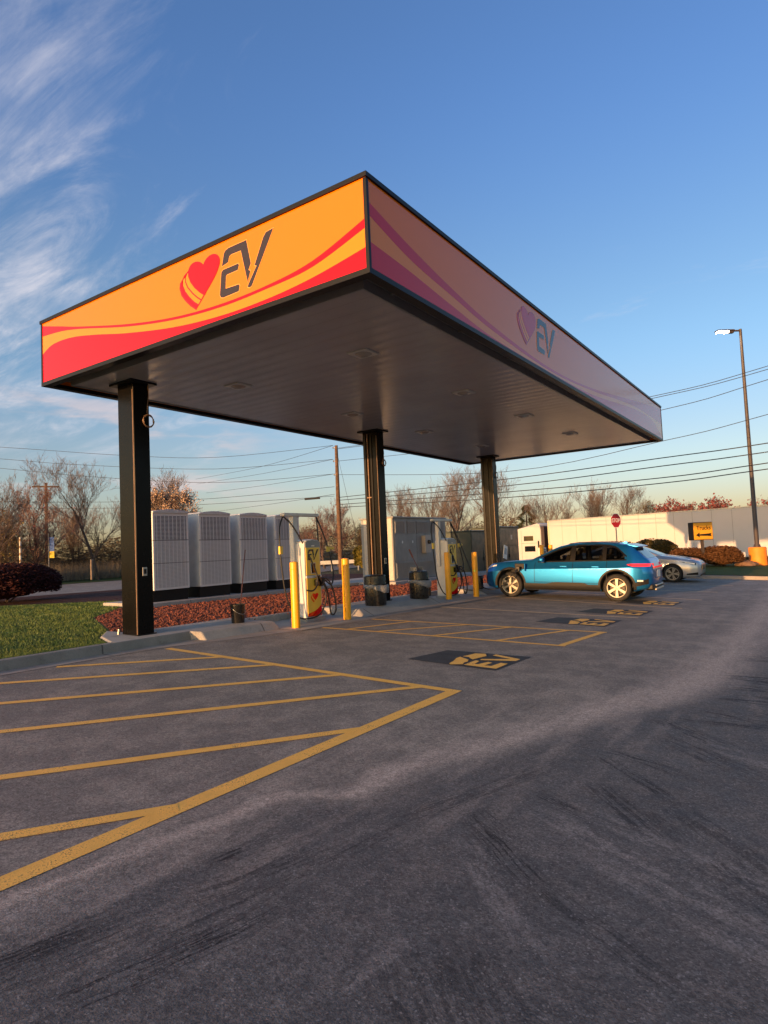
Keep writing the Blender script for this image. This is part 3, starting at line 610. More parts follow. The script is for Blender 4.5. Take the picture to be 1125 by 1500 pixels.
# ceiling
m = bpy.data.materials.new('ceiling panels'); m.use_nodes = True; nt = m.node_tree; p = nt.nodes['Principled BSDF']
pos = nd(nt, 'ShaderNodeNewGeometry').outputs['Position']; sp = nd(nt, 'ShaderNodeSeparateXYZ', {0: pos})
seam = mth(nt, 'PINGPONG', sp.outputs[1], 0.1525)
dip = mth(nt, 'SINE', mth(nt, 'MULTIPLY', sp.outputs[1], 2 * math.pi / 0.305))
wv = noise(nt, mapv(nt, pos, (0, 0, 0), (0, 0, 0), (0.35, 3.0, 1)), 1.5, 4, 0.5)
p.inputs['Base Color'].default_value = (0.40, 0.37, 0.37, 1); p.inputs['Roughness'].default_value = 0.26; p.inputs['Specular IOR Level'].default_value = 0.5
c = mixc(nt, mrange(nt, noise(nt, pos, 0.8, 5, 0.6), 0.3, 0.7), (0.38, 0.37, 0.38, 1), (0.44, 0.43, 0.44, 1))
c = mixc(nt, mth(nt, 'MULTIPLY', mrange(nt, seam, 0.006, 0.002), 0.25), c, (0.08, 0.07, 0.07, 1)); nt.links.new(c, p.inputs['Base Color'])
hgt = mth(nt, 'ADD', mth(nt, 'MULTIPLY', dip, 0.5), mth(nt, 'MULTIPLY', wv, 1.2))
bp = nd(nt, 'ShaderNodeBump', {'Strength': 0.34, 'Distance': 0.010, 'Height': hgt}); nt.links.new(bp.outputs[0], p.inputs['Normal'])
M['ceiling'] = m
g_ = 0.36
mb = MB(); mb.bb((-Wc + g_, g_, Hb + 0.01), (-g_, Lc - g_, Hb + 0.05)); mb.build('ceiling', M['ceiling'], canopy)
mb = MB()  # ceiling edge angle
for a, b in (((-Wc + g_ - 0.03, g_ - 0.03), (-g_ + 0.03, g_)), ((-Wc + g_ - 0.03, Lc - g_), (-g_ + 0.03, Lc - g_ + 0.03)), ((-Wc + g_ - 0.03, g_), (-Wc + g_, Lc - g_)), ((-g_, g_), (-g_ + 0.03, Lc - g_))):
    mb.bb((*a, Hb - 0.005), (*b, Hb + 0.12))
mb.build('ceiling_edge', M['greymetal'], canopy)
mb = MB()  # gutter channel
z0, z1 = Hb + 0.12, Hb + 0.14
mb.bb((-Wc + T_, T_, z0), (-T_, g_, z1)); mb.bb((-Wc + T_, Lc - g_, z0), (-T_, Lc - T_, z1)); mb.bb((-Wc + T_, g_, z0), (-Wc + g_, Lc - g_, z1)); mb.bb((-g_, g_, z0), (-T_, Lc - g_, z1))
for k in range(9):
    y = 0.9 + k * 1.85; mb.bb((-g_ + 0.04, y, z0 - 0.03), (-T_ - 0.01, y + 0.04, z0)); mb.bb((-Wc + T_ + 0.01, y, z0 - 0.03), (-Wc + g_ - 0.04, y + 0.04, z0))
mb.build('gutter_channel', M['galv'], canopy)
# bands
def fL(u, v, h): return (u, -h, v)
def fR(u, v, h): return (h, u, v)
lt1 = [(-7.10, 5.835), (-5.88, 5.55), (-4.59, 5.28), (-3.47, 5.13), (-2.49, 5.06), (-1.61, 5.075), (-0.83, 5.17), (-0.03, 5.41)]
lt1 = [(-7.10, 5.845), (-6.5, 5.70), (-5.88, 5.55), (-4.59, 5.28), (-3.47, 5.11), (-2.49, 5.045), (-1.61, 5.06), (-0.83, 5.15), (-0.03, 5.41)]
lb1 = [(-7.10, 5.655), (-6.5, 5.61), (-5.88, 5.51), (-4.59, 5.24), (-3.47, 5.07), (-2.49, 5.00), (-1.61, 5.015), (-0.83, 5.075), (-0.03, 5.30)]
lt2 = [(-7.10, 5.33), (-6.76, 5.44), (-6.17, 5.43), (-5.44, 5.31), (-4.6, 5.14), (-3.48, 4.965), (-2.49, 4.885), (-1.62, 4.885), (-0.84, 4.945), (-0.03, 5.075)]
rt1 = [(0.03, 5.61), (0.93, 5.41), (2.02, 5.22), (3.39, 5.05), (5.91, 4.93), (8.68, 5.06), (12.83, 5.48), (16.61, 5.83)]
rb1 = [(0.03, 5.45), (0.92, 5.24), (2.01, 5.11), (3.38, 4.97), (5.9, 4.875), (8.67, 5.00), (12.77, 5.31), (16.61, 5.33)]
rt2 = [(0.03, 5.14), (0.91, 5.08), (2.0, 4.97), (3.37, 4.86), (5.88, 4.845), (8.65, 4.91), (12.75, 5.23), (14.95, 5.26), (16.0, 5.05), (16.61, 4.845)]
zb_ = Hb + 0.046
mb = MB()
for fn, t1, b1_, t2, x0, x1 in ((fL, lt1, lb1, lt2, -7.10, -0.03), (fR, rt1, rb1, rt2, 0.03, 16.61)):
    T1, B1, T2 = smooth_curve(t1), smooth_curve(b1_), smooth_curve(t2)
    plate(mb, T1 + B1[::-1], fn, 0.0, 0.003)
    plate(mb, [(x, max(zv, zb_ + 0.002)) for x, zv in T2] + [(x1, zb_), (x0, zb_)], fn, 0.0, 0.003)
mb.build('red_bands', M['red'], canopy)
mb = MB()
for fn, b1_, t2 in ((fL, lb1, lt2), (fR, rb1, rt2)):
    B1, T2 = smooth_curve(b1_), smooth_curve(t2)
    plate(mb, B1 + T2[::-1], fn, 0.0, 0.002)
mb.build('light_orange_bands', M['orange2'], canopy)
def logo(parent, fn, name, layers_mat=True):
    q = lambda L: L
    mb = MB(); plate(mb, grow(smooth_curve(HEART + HEART[:1], 3)[:-1], 0.010), fn, 0.0, 0.004, 0)
    plate(mb, grow(LAY, 0.013), fn, 0.0, 0.0035, 0)
    o = mb.build('heart_outline', M['darkred'], parent)
    mb = MB(); plate(mb, smooth_curve(HEART + HEART[:1], 3)[:-1], fn, 0.004, 0.006)
    plate(mb, grow(OUTER + L2[::-1], -0.010), fn, 0.0035, 0.0055)
    mb.build('heart', M['red'], parent)
    mb = MB(); plate(mb, grow(L2 + L1[::-1], -0.010), fn, 0.0035, 0.0055); plate(mb, grow(L1 + INNER[::-1], -0.010), fn, 0.0035, 0.0055)
    mb.build('heart_layers', M['orange2'], parent)
    mb = MB()
    for P in (E1, E2, V2): plate(mb, grow(P, 0.009), fn, 0.0, 0.0035)
    mb.build('lettering_outline', M['cream'], parent)
    mb = MB()
    for P in (E1, E2, V2): plate(mb, P, fn, 0.0035, 0.006)
    return mb.build('lettering', M['charcoal'], parent)
logo(canopy, lambda u, v, h: (u - 3.33, -h, v + 5.12), 'l')
logo(canopy, lambda u, v, h: (h, u * 1.05 + 4.34, v + 5.12), 'r')
# ceiling lights
for x in (-1.84, -4.73):
    for y in (2.38, 5.9, 9.15, 12.75):
        fx = empty('ceiling_light', (x, y, Hb + 0.01)); fx.parent = canopy
        mb = MB(); zz = 0
        mb.bb((-0.19, -0.19, -0.02), (0.19, 0.19, 0.0)); mb.build('frame', M['offwhite'], fx, bevel=0.006)
        mb = MB(); mb.lathe([(0.001, -0.055), (0.08, -0.05), (0.13, -0.022), (0.14, -0.02)], n=20); mb.build('lens', M['grimeglass'], fx, smooth=True)
# columns: each is a part of the canopy
def column(x, y, label_extra=None):
    c = empty('column', (x - 0.23, y + 0.16, 0)); c.parent = canopy
    zg = gz(x, y) + 0.15
    mb = MB(); mb.bb((-0.23, -0.16, zg), (0.23, 0.16, Hb + 0.01)); s = mb.build('shaft', M['black'], c, bevel=0.012)
    for sx in (-0.225, 0.225):
        pass
    mb = MB(); mb.bb((-0.33, -0.26, Hb - 0.03), (0.33, 0.26, Hb + 0.008)); mb.build('cap_plate', M['trim'], c)
    mb = MB(); mb.bb((-0.26, -0.19, zg - 0.002), (0.26, 0.19, zg + 0.018)); mb.build('base_plate', M['trim'], c)
    # tan strip standing in for the lit edge highlight down the corner
    mb = MB(); mb.bb((0.205, -0.168, zg + 0.02), (0.222, -0.158, Hb - 0.15)); mb.build('corner_highlight', M['conduit'], c)
    return c, zg
c1, z1g = column(-5.75, 0.86); c2, z2g = column(-5.44, 7.86); c3, z3g = column(-5.40, 15.0)
for c, zg, hz in ((c1, z1g, 1.43), (c2, z2g, 1.31)):
    ot = MB(); ot.bb((0.23, -0.055, hz - 0.075), (0.246, 0.035, hz + 0.075)); o = ot.build('outlet_cover', M['labelgrey'], c, bevel=0.004)
    ot = MB(); ot.bb((0.246, -0.032, hz - 0.04), (0.252, 0.014, hz + 0.045)); ot.build('outlet', M['trim'], o)
# coiled cable on the columns
def coil(c, zc, x, y, r=0.10, up=0.6):
    pts = [(x, y, zc + r + up)] + [(x, y + 0.02 * math.sin(k), zc + r + up * (1 - k / 5)) for k in range(1, 6)]
    for k in range(0, 49): g = math.pi / 2 + k / 16 * 2 * math.pi; pts.append((x + 0.01 * (k % 3), y + (r + 0.006 * (k // 16)) * math.cos(g), zc + (r + 0.008 * (k // 16)) * math.sin(g)))
    mb = MB(); mb.tube(pts, 0.008, 5); mb.build('cable_coil', M['conduit'], c, smooth=True)
coil(c1, 4.10, 0.25, 0.12); coil(c2, 3.92, 0.25, 0.10, 0.07, 0.3); coil(c3, 4.08, 0.25, 0.10, 0.09, 0.3)
# conduit and recess on the middle and far columns
for c, zg, top in ((c2, z2g, Hb), (c3, z3g, Hb)):
    mb = MB(); mb.bb((-0.20, -0.185, zg), (-0.13, -0.161, top - 0.1)); mb.bb((0.02, -0.185, zg), (0.06, -0.161, top - 0.1)); mb.build('cover_strip', M['trim'], c)
mb = MB(); mb.tube([(-0.06, -0.19, z2g + 0.6), (-0.06, -0.19, 4.7)], 0.016, 8); mb.box((-0.06, -0.19, 3.0), (0.14, 0.03, 0.03)); mb.build('conduit', M['conduit'], c2, smooth='auto')
mb = MB(); mb.tube([(-0.30, -0.18, z1g), (-0.30, -0.18, z1g + 0.10)], 0.02, 8); mb.tube([(-0.22, -0.24, z1g), (-0.22, -0.24, z1g + 0.07)], 0.02, 8)
mb.build('anchor_stub', M['galv'], c1)

# ------------------------------------------------------------------ chargers
def fC(u, v, h): return (h, u, v)
def charger():
    t = empty('ev_charger', (0, 0, 0))
    # body: x depth -0.42..0, y width -0.27..0.27
    mb = MB(); prof = [(-0.27, 0.0), (0.27, 0.0), (0.27, 1.66), (0.20, 1.71), (0, 1.735), (-0.20, 1.71), (-0.27, 1.66)]
    mb.prism(prof, lambda u, v, h: (h, u, v), -0.42, 0.0); mb.build('housing', M['white'], t, bevel=0.02)
    mb = MB(); mb.prism([(-0.25, 1.56), (0.25, 1.56), (0.25, 1.655), (0.19, 1.695), (0, 1.715), (-0.19, 1.695), (-0.25, 1.655)], lambda u, v, h: (h, u, v), 0.0, 0.02); mb.build('cap_panel', M['greymetal'], t, bevel=0.006)
    mb = MB(); mb.prism([(-0.225, 0.95), (0.225, 0.95), (0.225, 1.55), (-0.225, 1.55)], fC, 0.0, 0.016); mb.build('upper_panel', M['yellow'], t)
    low = [(-0.225, 0.06), (0.225, 0.06), (0.225, 0.88)] + [(0.225 - 0.45 * k / 8, 0.88 + 0.04 * math.sin(math.pi * k / 8)) for k in range(1, 8)] + [(-0.225, 0.88)]
    mb = MB(); mb.prism(low, fC, 0.0, 0.016); lp = mb.build('lower_panel', M['yellow'], t)
    mb = MB(); plate(mb, [(-0.225, 0.06), (0.225, 0.06), (0.225, 0.30), (0.12, 0.22), (0, 0.17), (-0.225, 0.13)], fC, 0.016, 0.019); mb.build('red_sweep', M['red'], lp)
    mb = MB(); sc = 0.36
    for P in (E1, E2, V2): plate(mb, [((u - 1.37) * sc, v * sc + 1.26 + 0.02) for u, v in P], fC, 0.016, 0.020)
    mb.build('lettering', M['charcoal'], t)
    mb = MB(); sc = 0.30; H3 = smooth_curve(HEART + HEART[:1], 3)[:-1]
    plate(mb, [((u - 0.45) * sc, v * sc + 0.36) for u, v in H3], fC, 0.016, 0.020); plate(mb, [((u - 0.45) * sc, v * sc + 0.36) for u, v in grow(OUTER + L2[::-1], -0.006)], fC, 0.016, 0.020)
    plate(mb, [((u - 0.45) * sc, v * sc + 0.36) for u, v in grow(L2 + L1[::-1], -0.02)], fC, 0.016, 0.020)
    mb.build('heart_mark', M['red'], lp)
    mb = MB(); mb.bb((0.016, -0.10, 0.98), (0.028, 0.06, 1.22)); s = mb.build('screen_frame', M['offwhite'], t, bevel=0.004)
    mb = MB(); mb.bb((0.028, -0.085, 0.995), (0.032, 0.045, 1.205)); mb.build('screen', M['screen'], s)
    mb = MB(); mb.bb((0.0, -0.05, 1.575), (0.024, 0.05, 1.60)); mb.build('status_light', M['lampclear'], t)
    mb = MB(); mb.bb((0.0, -0.25, 0.89), (0.03, 0.25, 0.94)); mb.build('divider', M['offwhite'], t, bevel=0.004)
    mb = MB(); mb.bb((-0.46, -0.31, -0.06), (0.04, 0.31, 0.03)); mb.build('plinth', M['greymetal'], t, bevel=0.01)
    # mast with arm
    mb = MB(); mb.bb((-0.36, -0.33, 0.9), (-0.24, -0.271, 2.25)); mb.bb((-0.34, -0.271, 1.5), (-0.26, -0.16, 2.25)); mast = mb.build('mast', M['white'], t, bevel=0.01)
    mb = MB(); mb.bb((-0.37, -0.60, 2.25), (-0.23, 0.55, 2.32)); mb.build('arm', M['white'], t, bevel=0.02)
    # holsters and cables
    mb = MB(); mb.box((0.05, 0.06, 0.78), (0.09, 0.10, 0.14)); mb.box((0.05, 0.20, 0.76), (0.09, 0.09, 0.13)); mb.build('holster', M['plasticblk'], t, bevel=0.015)
    cs = []
    for s, pts in ((-1, [(-0.30, -0.58, 2.24), (-0.26, -0.72, 2.02), (-0.20, -0.80, 1.60), (-0.16, -0.80, 1.1), (-0.12, -0.74, 0.55), (-0.06, -0.60, 0.20), (0.0, -0.40, 0.05), (0.06, -0.10, 0.04), (0.10, 0.10, 0.12), (0.13, 0.24, 0.36), (0.12, 0.24, 0.66), (0.10, 0.18, 0.84)]),
                   (-1, [(-0.30, -0.56, 2.24), (-0.16, -0.46, 2.06), (-0.05, -0.28, 1.70), (0.04, -0.08, 1.25), (0.09, 0.02, 0.95), (0.11, -0.02, 0.72), (0.11, -0.16, 0.62), (0.06, -0.30, 0.64)]),
                   (1, [(-0.30, 0.53, 2.24), (-0.26, 0.50, 2.0), (-0.24, 0.50, 1.6)]),
                   (1, [(-0.30, 0.53, 2.24), (-0.24, 0.60, 2.0), (-0.16, 0.66, 1.7), (-0.08, 0.72, 1.3), (-0.02, 0.72, 0.95), (0.04, 0.60, 0.74), (0.09, 0.45, 0.72), (0.10, 0.30, 0.80), (0.10, 0.20, 0.82)]),
                   (1, [(0.10, 0.10, 0.86), (0.15, 0.26, 0.86), (0.17, 0.40, 0.70), (0.17, 0.52, 0.38), (0.16, 0.54, 0.14), (0.15, 0.46, 0.04), (0.14, 0.38, 0.10), (0.13, 0.36, 0.36), (0.12, 0.30, 0.62), (0.10, 0.24, 0.76)])):
        P3 = []
        for i in range(len(pts) - 1):
            p0, p1, p2, p3 = pts[max(i - 1, 0)], pts[i], pts[i + 1], pts[min(i + 2, len(pts) - 1)]
            for k in range(5):
                u = k / 5; P3.append(tuple(0.5 * ((2 * p1[j]) + (-p0[j] + p2[j]) * u + (2 * p0[j] - 5 * p1[j] + 4 * p2[j] - p3[j]) * u * u + (-p0[j] + 3 * p1[j] - 3 * p2[j] + p3[j]) * u ** 3) for j in range(3)))
        P3.append(pts[-1]); mb = MB(); mb.tube(P3, 0.017, 8); cs.append(mb.build('charging_cable', M['rubber'], t, smooth=True))
    mb = MB(); mb.box((-0.18, -0.80, 1.52), (0.05, 0.09, 0.17)); mb.build('cable_tag', M['yellow'], t, bevel=0.006)
    mb = MB(); mb.box((-0.12, 0.69, 1.50), (0.05, 0.09, 0.12)); mb.box((-0.12, 0.80, 1.52), (0.04, 0.16, 0.05)); mb.build('cable_tag', M['yellow'], t, bevel=0.006)
    for (y, z_, a) in ((0.10, 0.86, 0.5), (0.20, 0.80, -0.4)):
        mb = MB(); mb.box((0.10, y, z_), (0.06, 0.05, 0.16), M=Matrix.Rotation(a, 4, 'X')); mb.box((0.10, y + 0.035, z_ - 0.02), (0.045, 0.02, 0.10), M=Matrix.Rotation(a, 4, 'X')); mb.build('plug_handle', M['plasticblk'], t, bevel=0.012)
    return t
ch = charger(); ch.location = (-5.17, 4.80, gz(-5.17, 4.8) + 0.05)
tag(ch, 'nearer yellow and white EV charger, standing between two yellow bollards', 'charger', 'chargers on the island')
ch2 = copy_tree(ch); ch2.location = (-5.05, 11.0, gz(-5.05, 11.0) + 0.05)
tag(ch2, 'farther yellow and white EV charger, beside the blue car', 'charger', 'chargers on the island')

# ------------------------------------------------------------------ bollards
def bollard(x, y, h, label, group='yellow bollards', r=0.085, off=0.012):
    t = empty('bollard', (x, y, gz(x, y) + off), label=label, cat='bollard', group=group)
    mb = MB(); mb.lathe([(0.001, 0), (r, 0), (r, h - 0.03), (r * 0.94, h - 0.01), (r * 0.7, h), (0.001, h + 0.004)], n=24); mb.build('sleeve', M['yellowpole'], t, smooth='auto')
    mb = MB(); mb.lathe([(r + 0.002, h - 0.16), (r + 0.004, h - 0.155), (r + 0.004, h - 0.15), (r + 0.002, h - 0.145)], n=24)
    mb.build('sleeve_ring', M['yellowpole'], t)
    return t
bollard(-4.76, 3.75, 1.32, 'yellow bollard nearest the camera, overlapping the left edge of the first charger')
bollard(-4.66, 5.30, 1.34, 'yellow bollard standing alone between the first charger and the middle column')
bollard(-4.89, 10.38, 1.36, 'yellow bollard directly in front of the farther charger')
b4 = bollard(-4.58, 11.52, 1.34, 'yellow bollard with a small bright reflector, just left of the blue car')
mb = MB(); mb.lathe([(0.001, 0.0), (0.04, 0.0), (0.04, 0.02), (0.001, 0.022)], axis='Y', n=4); o = mb.build('reflector', mat('yellow green reflector', (0.65, 0.8, 0.10), 0.15, emis=(0.8, 1.0, 0.2), es=0.0), b4); o.location = (0.03, -0.105, 0.78)
bollard(-5.75, 12.25, 1.30, 'yellow bollard behind the farther charger, between it and the green cabinets', off=0.14)
bollard(-5.35, 19.3, 1.32, 'orange yellow bollard showing above the bonnet of the blue car, left of a white box', off=0.15)
bollard(-5.55, 20.9, 1.30, 'darker yellow bollard showing above the bonnet of the blue car, right of a white box', off=0.15)
t = empty('pedestal_box', (-5.6, 20.0, gz(-5.6, 20.0) + 0.15), label='small white pedestal box between two bollards behind the blue car bonnet', cat='utility box')
mb = MB(); mb.bb((-0.12, -0.2, 0.0), (0.12, 0.2, 1.2)); mb.build('box', M['offwhite'], t, bevel=0.02)
mb = MB(); mb.bb((0.12, -0.06, 0.90), (0.13, 0.06, 1.06)); mb.bb((0.12, -0.1, 1.10), (0.13, 0.1, 1.12)); mb.build('symbol_plate', M['trim'], t)

# ------------------------------------------------------------------ bins and buckets
def bin_(x, y, label, bagside, stick):
    zg = gz(x, y) + 0.15
    t = empty('trash_barrel', (x, y, zg), label=label, cat='trash bin', group='black bins on the island')
    mb = MB(); mb.lathe([(0.001, 0.0), (0.255, 0.0), (0.262, 0.02), (0.268, 0.40), (0.262, 0.44), (0.262, 0.47)], n=32); mb.build('barrel', M['plasticblk'], t, smooth='auto')
    mb = MB()
    L = [(0.265, 0.42), (0.285, 0.44), (0.292, 0.48), (0.28, 0.51), (0.26, 0.51)]
    mb.lathe(L, n=32)
    for i, v in enumerate(mb.v):
        a = math.atan2(v[1], v[0]); k = max(0, math.cos(a - bagside)); d = 1 + 0.16 * k + 0.03 * math.sin(5 * a)
        mb.v[i] = (v[0] * d, v[1] * d, v[2] - (0.13 * k if v[2] < 0.46 else 0.02 * k) + 0.006 * math.sin(9 * a))
    mb.build('bin_liner', M['bag'], t, smooth=True)
    mb = MB(); mb.lathe([(0.262, 0.51), (0.272, 0.515), (0.262, 0.71), (0.24, 0.735), (0.12, 0.75), (0.11, 0.70), (0.001, 0.70)], n=32); mb.build('lid', M['plasticblk'], t, smooth='auto')
    return t, zg
bt1, zb1 = bin_(-5.07, 6.98, 'black barrel bin with grey liner in front of the middle column', 0.4, 0)
bt2, zb2 = bin_(-5.05, 9.02, 'black barrel bin with grey liner and a tub on its lid', 0.2, 0)
t = empty('squeegee', (-5.05, 9.02, zb2 + 0.68), label='squeegee with dull red handle leaning in the top of the second black bin', cat='squeegee')
mb = MB(); mb.tube([(0.0, 0.10, 0.0), (-0.1, -0.10, 0.44)], 0.010, 6); mb.build('pole', M['stick'], t)
mb = MB(); mb.tube([(-0.1, -0.10, 0.44), (-0.14, -0.20, 0.66)], 0.022, 8); mb.build('grip', M['stick'], t)
t = empty('wiper_fluid_tub', (-5.10, 9.02, zb2 + 0.70), label='open pale grey tub sitting on the lid of the second black bin', cat='tub')
mb = MB(); mb.bb((-0.11, -0.17, 0.0), (-0.10, 0.17, 0.20)); mb.bb((-0.10, -0.17, 0.0), (0.10, -0.16, 0.16)); mb.bb((-0.10, 0.16, 0.0), (0.10, 0.17, 0.16)); mb.build('tub_wall', M['bag'], t)
mb = MB(); mb.bb((-0.10, -0.16, 0.0), (0.11, 0.16, 0.05)); mb.build('tub_base', M['trim'], t, bevel=0.005)
t = empty('caddy', (-5.2, 9.62, gz(-5.2, 9.6) + 0.15), label='small narrow black bin beside the second black barrel', cat='bin')
mb = MB(); mb.bb((-0.12, -0.12, 0), (0.12, 0.10, 0.42)); mb.build('body', M['plasticblk'], t, bevel=0.03)
mb = MB(); mb.bb((-0.13, -0.13, 0.42), (0.13, 0.11, 0.45)); mb.build('rim', M['trim'], t, bevel=0.008)
t = empty('caddy', (-4.95, 12.5, gz(-4.95, 12.5) + 0.15), label='small black bin just ahead of the blue car nose', cat='bin')
mb = MB(); mb.bb((-0.12, -0.12, 0), (0.12, 0.10, 0.40)); mb.build('body', M['plasticblk'], t, bevel=0.03)
mb = MB(); mb.bb((-0.13, -0.13, 0.40), (0.13, 0.11, 0.43)); mb.build('rim', M['trim'], t, bevel=0.008)
# squeegee bucket near the first column
bx, by = -5.56, 2.95; zq = gz(bx, by) + 0.152
t = empty('bucket', (bx, by, zq), label='black bucket with wire handle on the concrete beside the gravel', cat='bucket')
mb = MB(); mb.lathe([(0.001, 0.0), (0.125, 0.0), (0.145, 0.33), (0.152, 0.335), (0.152, 0.36), (0.143, 0.36), (0.12, 0.03), (0.001, 0.03)], n=28); mb.build('pail', mat('glossy black bucket', (0.012, 0.011, 0.01), 0.18, var=0.2), t, smooth='auto')
mb = MB(); mb.tube([(0.15 * math.cos(g), 0.155 * math.sin(g), 0.30 - 0.13 * abs(math.cos(g))) if True else 0 for g in [R(-90 + 12 * k) for k in range(16)]], 0.005, 6); mb.build('handle', M['galv'], t, smooth=True)
t = empty('squeegee', (bx, by, zq + 0.05), label='long brown squeegee pole leaning out of the black bucket', cat='squeegee')
mb = MB(); mb.tube([(0.0, 0.0, 0.0), (-0.02, 0.12, 0.45), (-0.10, 0.34, 1.38)], [0.011, 0.011, 0.009], 8); mb.build('pole', M['stick'], t, smooth=True)

# leaning placard by the far column
zl = gz(-5.1, 14.2) + 0.15
t = empty('placard_stand', (-4.95, 14.1, zl), label='white card on a slanting black rod between the far column and the blue car', cat='sign')
mb = MB(); mb.tube([(0.0, 0.0, 0.0), (0.02, 0.05, 0.55), (0.05, 0.25, 1.35)], 0.012, 6); mb.build('rod', M['trim'], t)
mb = MB(); mb.box((0.10, 0.36, 1.12), (0.02, 0.28, 0.46), M=Matrix.Rotation(R(-14), 4, 'X')); cd = mb.build('card', M['signwhite'], t)
mb = MB(); mb.box((0.113, 0.36, 1.15), (0.004, 0.18, 0.22), M=Matrix.Rotation(R(-14), 4, 'X')); mb.build('print', mat('grey print', (0.35, 0.38, 0.42), 0.5), cd)

# ------------------------------------------------------------------ power cabinets
m = bpy.data.materials.new('louvred front'); m.use_nodes = True; nt = m.node_tree; p = nt.nodes['Principled BSDF']
oc = nd(nt, 'ShaderNodeTexCoord').outputs['Object']; so = nd(nt, 'ShaderNodeSeparateXYZ', {0: oc})
yy, zz = so.outputs[1], so.outputs[2]
ribs = mrange(nt, mth(nt, 'PINGPONG', mth(nt, 'ADD', yy, 10.0), 0.068), 0.010, 0.016, smooth=False)
sl = mrange(nt, mth(nt, 'PINGPONG', zz, 0.019), 0.006, 0.010, smooth=False)
edge = mth(nt, 'MULTIPLY', mth(nt, 'LESS_THAN', mth(nt, 'ABSOLUTE', yy), 0.545), mth(nt, 'MULTIPLY', mth(nt, 'GREATER_THAN', zz, 0.06), mth(nt, 'LESS_THAN', zz, 2.13)))
slot = mth(nt, 'MULTIPLY', mth(nt, 'MULTIPLY', ribs, sl), edge)
upper = mrange(nt, zz, 1.38, 1.44, 0.34, 0.9)
c = mixc(nt, mth(nt, 'MULTIPLY', slot, upper), (0.68, 0.68, 0.69, 1), (0.10, 0.105, 0.115, 1))
jn = mth(nt, 'ADD', mth(nt, 'LESS_THAN', mth(nt, 'ABSOLUTE', mth(nt, 'SUBTRACT', zz, 1.42)), 0.012), mth(nt, 'LESS_THAN', mth(nt, 'ABSOLUTE', mth(nt, 'SUBTRACT', zz, 0.76)), 0.008))
c = mixc(nt, mth(nt, 'MULTIPLY', jn, 0.75), c, (0.07, 0.07, 0.075, 1))
nt.links.new(c, p.inputs['Base Color']); p.inputs['Roughness'].default_value = 0.45
bp = nd(nt, 'ShaderNodeBump', {'Strength': 1.0, 'Distance': 0.012, 'Height': mth(nt, 'MULTIPLY', slot, -1.0)}); nt.links.new(bp.outputs[0], p.inputs['Normal'])
M['louvre'] = m
def cabinet():
    t = empty('power_cabinet')
    mb = MB(); mb.bb((-1.15, -0.60, -0.33), (-0.05, 0.60, 0.0)); mb.build('plinth', M['trim'], t)
    mb = MB(); mb.bb((-1.2, -0.61, 0.0), (-0.02, 0.61, 2.22)); mb.build('cabinet_body', M['cabwhite'], t, bevel=0.02)
    mb = MB(); mb.bb((-0.02, -0.61, 0.0), (0.02, 0.61, 2.20)); mb.build('louvred_front', M['louvre'], t)
    mb = MB(); n = 10; poly = [(-0.615, 2.20), (0.615, 2.20)] + [(0.615 - 1.23 * k / n, 2.255 + 0.06 * math.sin(math.pi * k / n)) for k in range(n + 1)]
    mb.prism(poly, lambda u, v, h: (h, u, v), -1.21, 0.045); mb.build('arched_top', M['cabwhite'], t, bevel=0.01)
    return t
cab0 = cabinet()
names = ['leftmost of the four louvred grey power cabinets, right behind the first column', 'second louvred grey power cabinet from the left', 'third louvred grey power cabinet from the left, behind the black bucket pole', 'rightmost louvred grey power cabinet, partly hidden by the first charger']
for i in range(4):
    c = cab0 if i == 0 else copy_tree(cab0)
    y = 5.90 + 1.635 * i; c.location = (-11.52, y, gz(-11.5, y) + 0.55)
    tag(c, names[i], 'power cabinet', 'louvred power cabinets')

# grey switchgear
zb = gz(-10, 16) + 0.22
t = empty('switchgear', (-9.77, 14.95, zb), label='wide grey steel switchgear cabinet with louvred top panels behind the middle column', cat='electrical cabinet')
mb = MB(); mb.bb((-1.55, 0.0, 0.0), (0.0, 4.3, 2.50)); mb.build('enclosure', M['greymetal'], t, bevel=0.015)
mb = MB(); mb.bb((-1.60, -0.04, 2.50), (0.06, 4.34, 2.56)); mb.build('roof', M['greymetal'], t, bevel=0.01)
mb = MB(); mb.bb((-1.40, -0.025, 0.05), (-0.03, 0.0, 2.48)); mb.build('sunlit_side', mat('sunlit side tint', (0.48, 0.44, 0.38), 0.5, var=0.08), t)  # sunlit end of the grey enclosure, warm light painted in as beige
for i, (a, b) in enumerate(((0.12, 0.98), (1.06, 1.70), (1.78, 2.85), (2.93, 4.15))):
    mb = MB(); mb.bb((0.0, a, 1.86), (0.02, b, 2.40)); pn = mb.build('louvre_panel', M['greymetal'], t, bevel=0.004)
    mb = MB(); k = a + 0.05
    while k < b - 0.05: mb.box((0.024, k, 2.13), (0.012, 0.045, 0.46), rz=0.35); k += 0.085
    mb.build('louvre_slats', mat('slats%d' % i, (0.24, 0.26, 0.29), 0.4), pn)
for a, b in ((0.10, 1.72), (1.76, 4.2)):
    mb = MB(); mb.bb((0.0, a, 0.78), (0.012, b, 1.82)); mb.build('door', M['greymetal'], t, bevel=0.004)
    mb = MB(); mb.bb((0.0, a, 0.06), (0.014, b, 0.74)); pn = mb.build('lower_panel', M['greymetal'], t, bevel=0.004)
    mb = MB(); k = a + 0.06
    while k < b - 0.05: mb.box((0.018, k, 0.40), (0.012, 0.035, 0.58), rz=0.35); k += 0.09
    mb.build('ribs', mat('ribs', (0.23, 0.25, 0.26), 0.35), pn)
for y_ in (0.62, 1.40): mb = MB(); mb.bb((0.012, y_, 1.48), (0.018, y_ + 0.07, 1.58)); mb.build('label_plate', M['signwhite'], t)
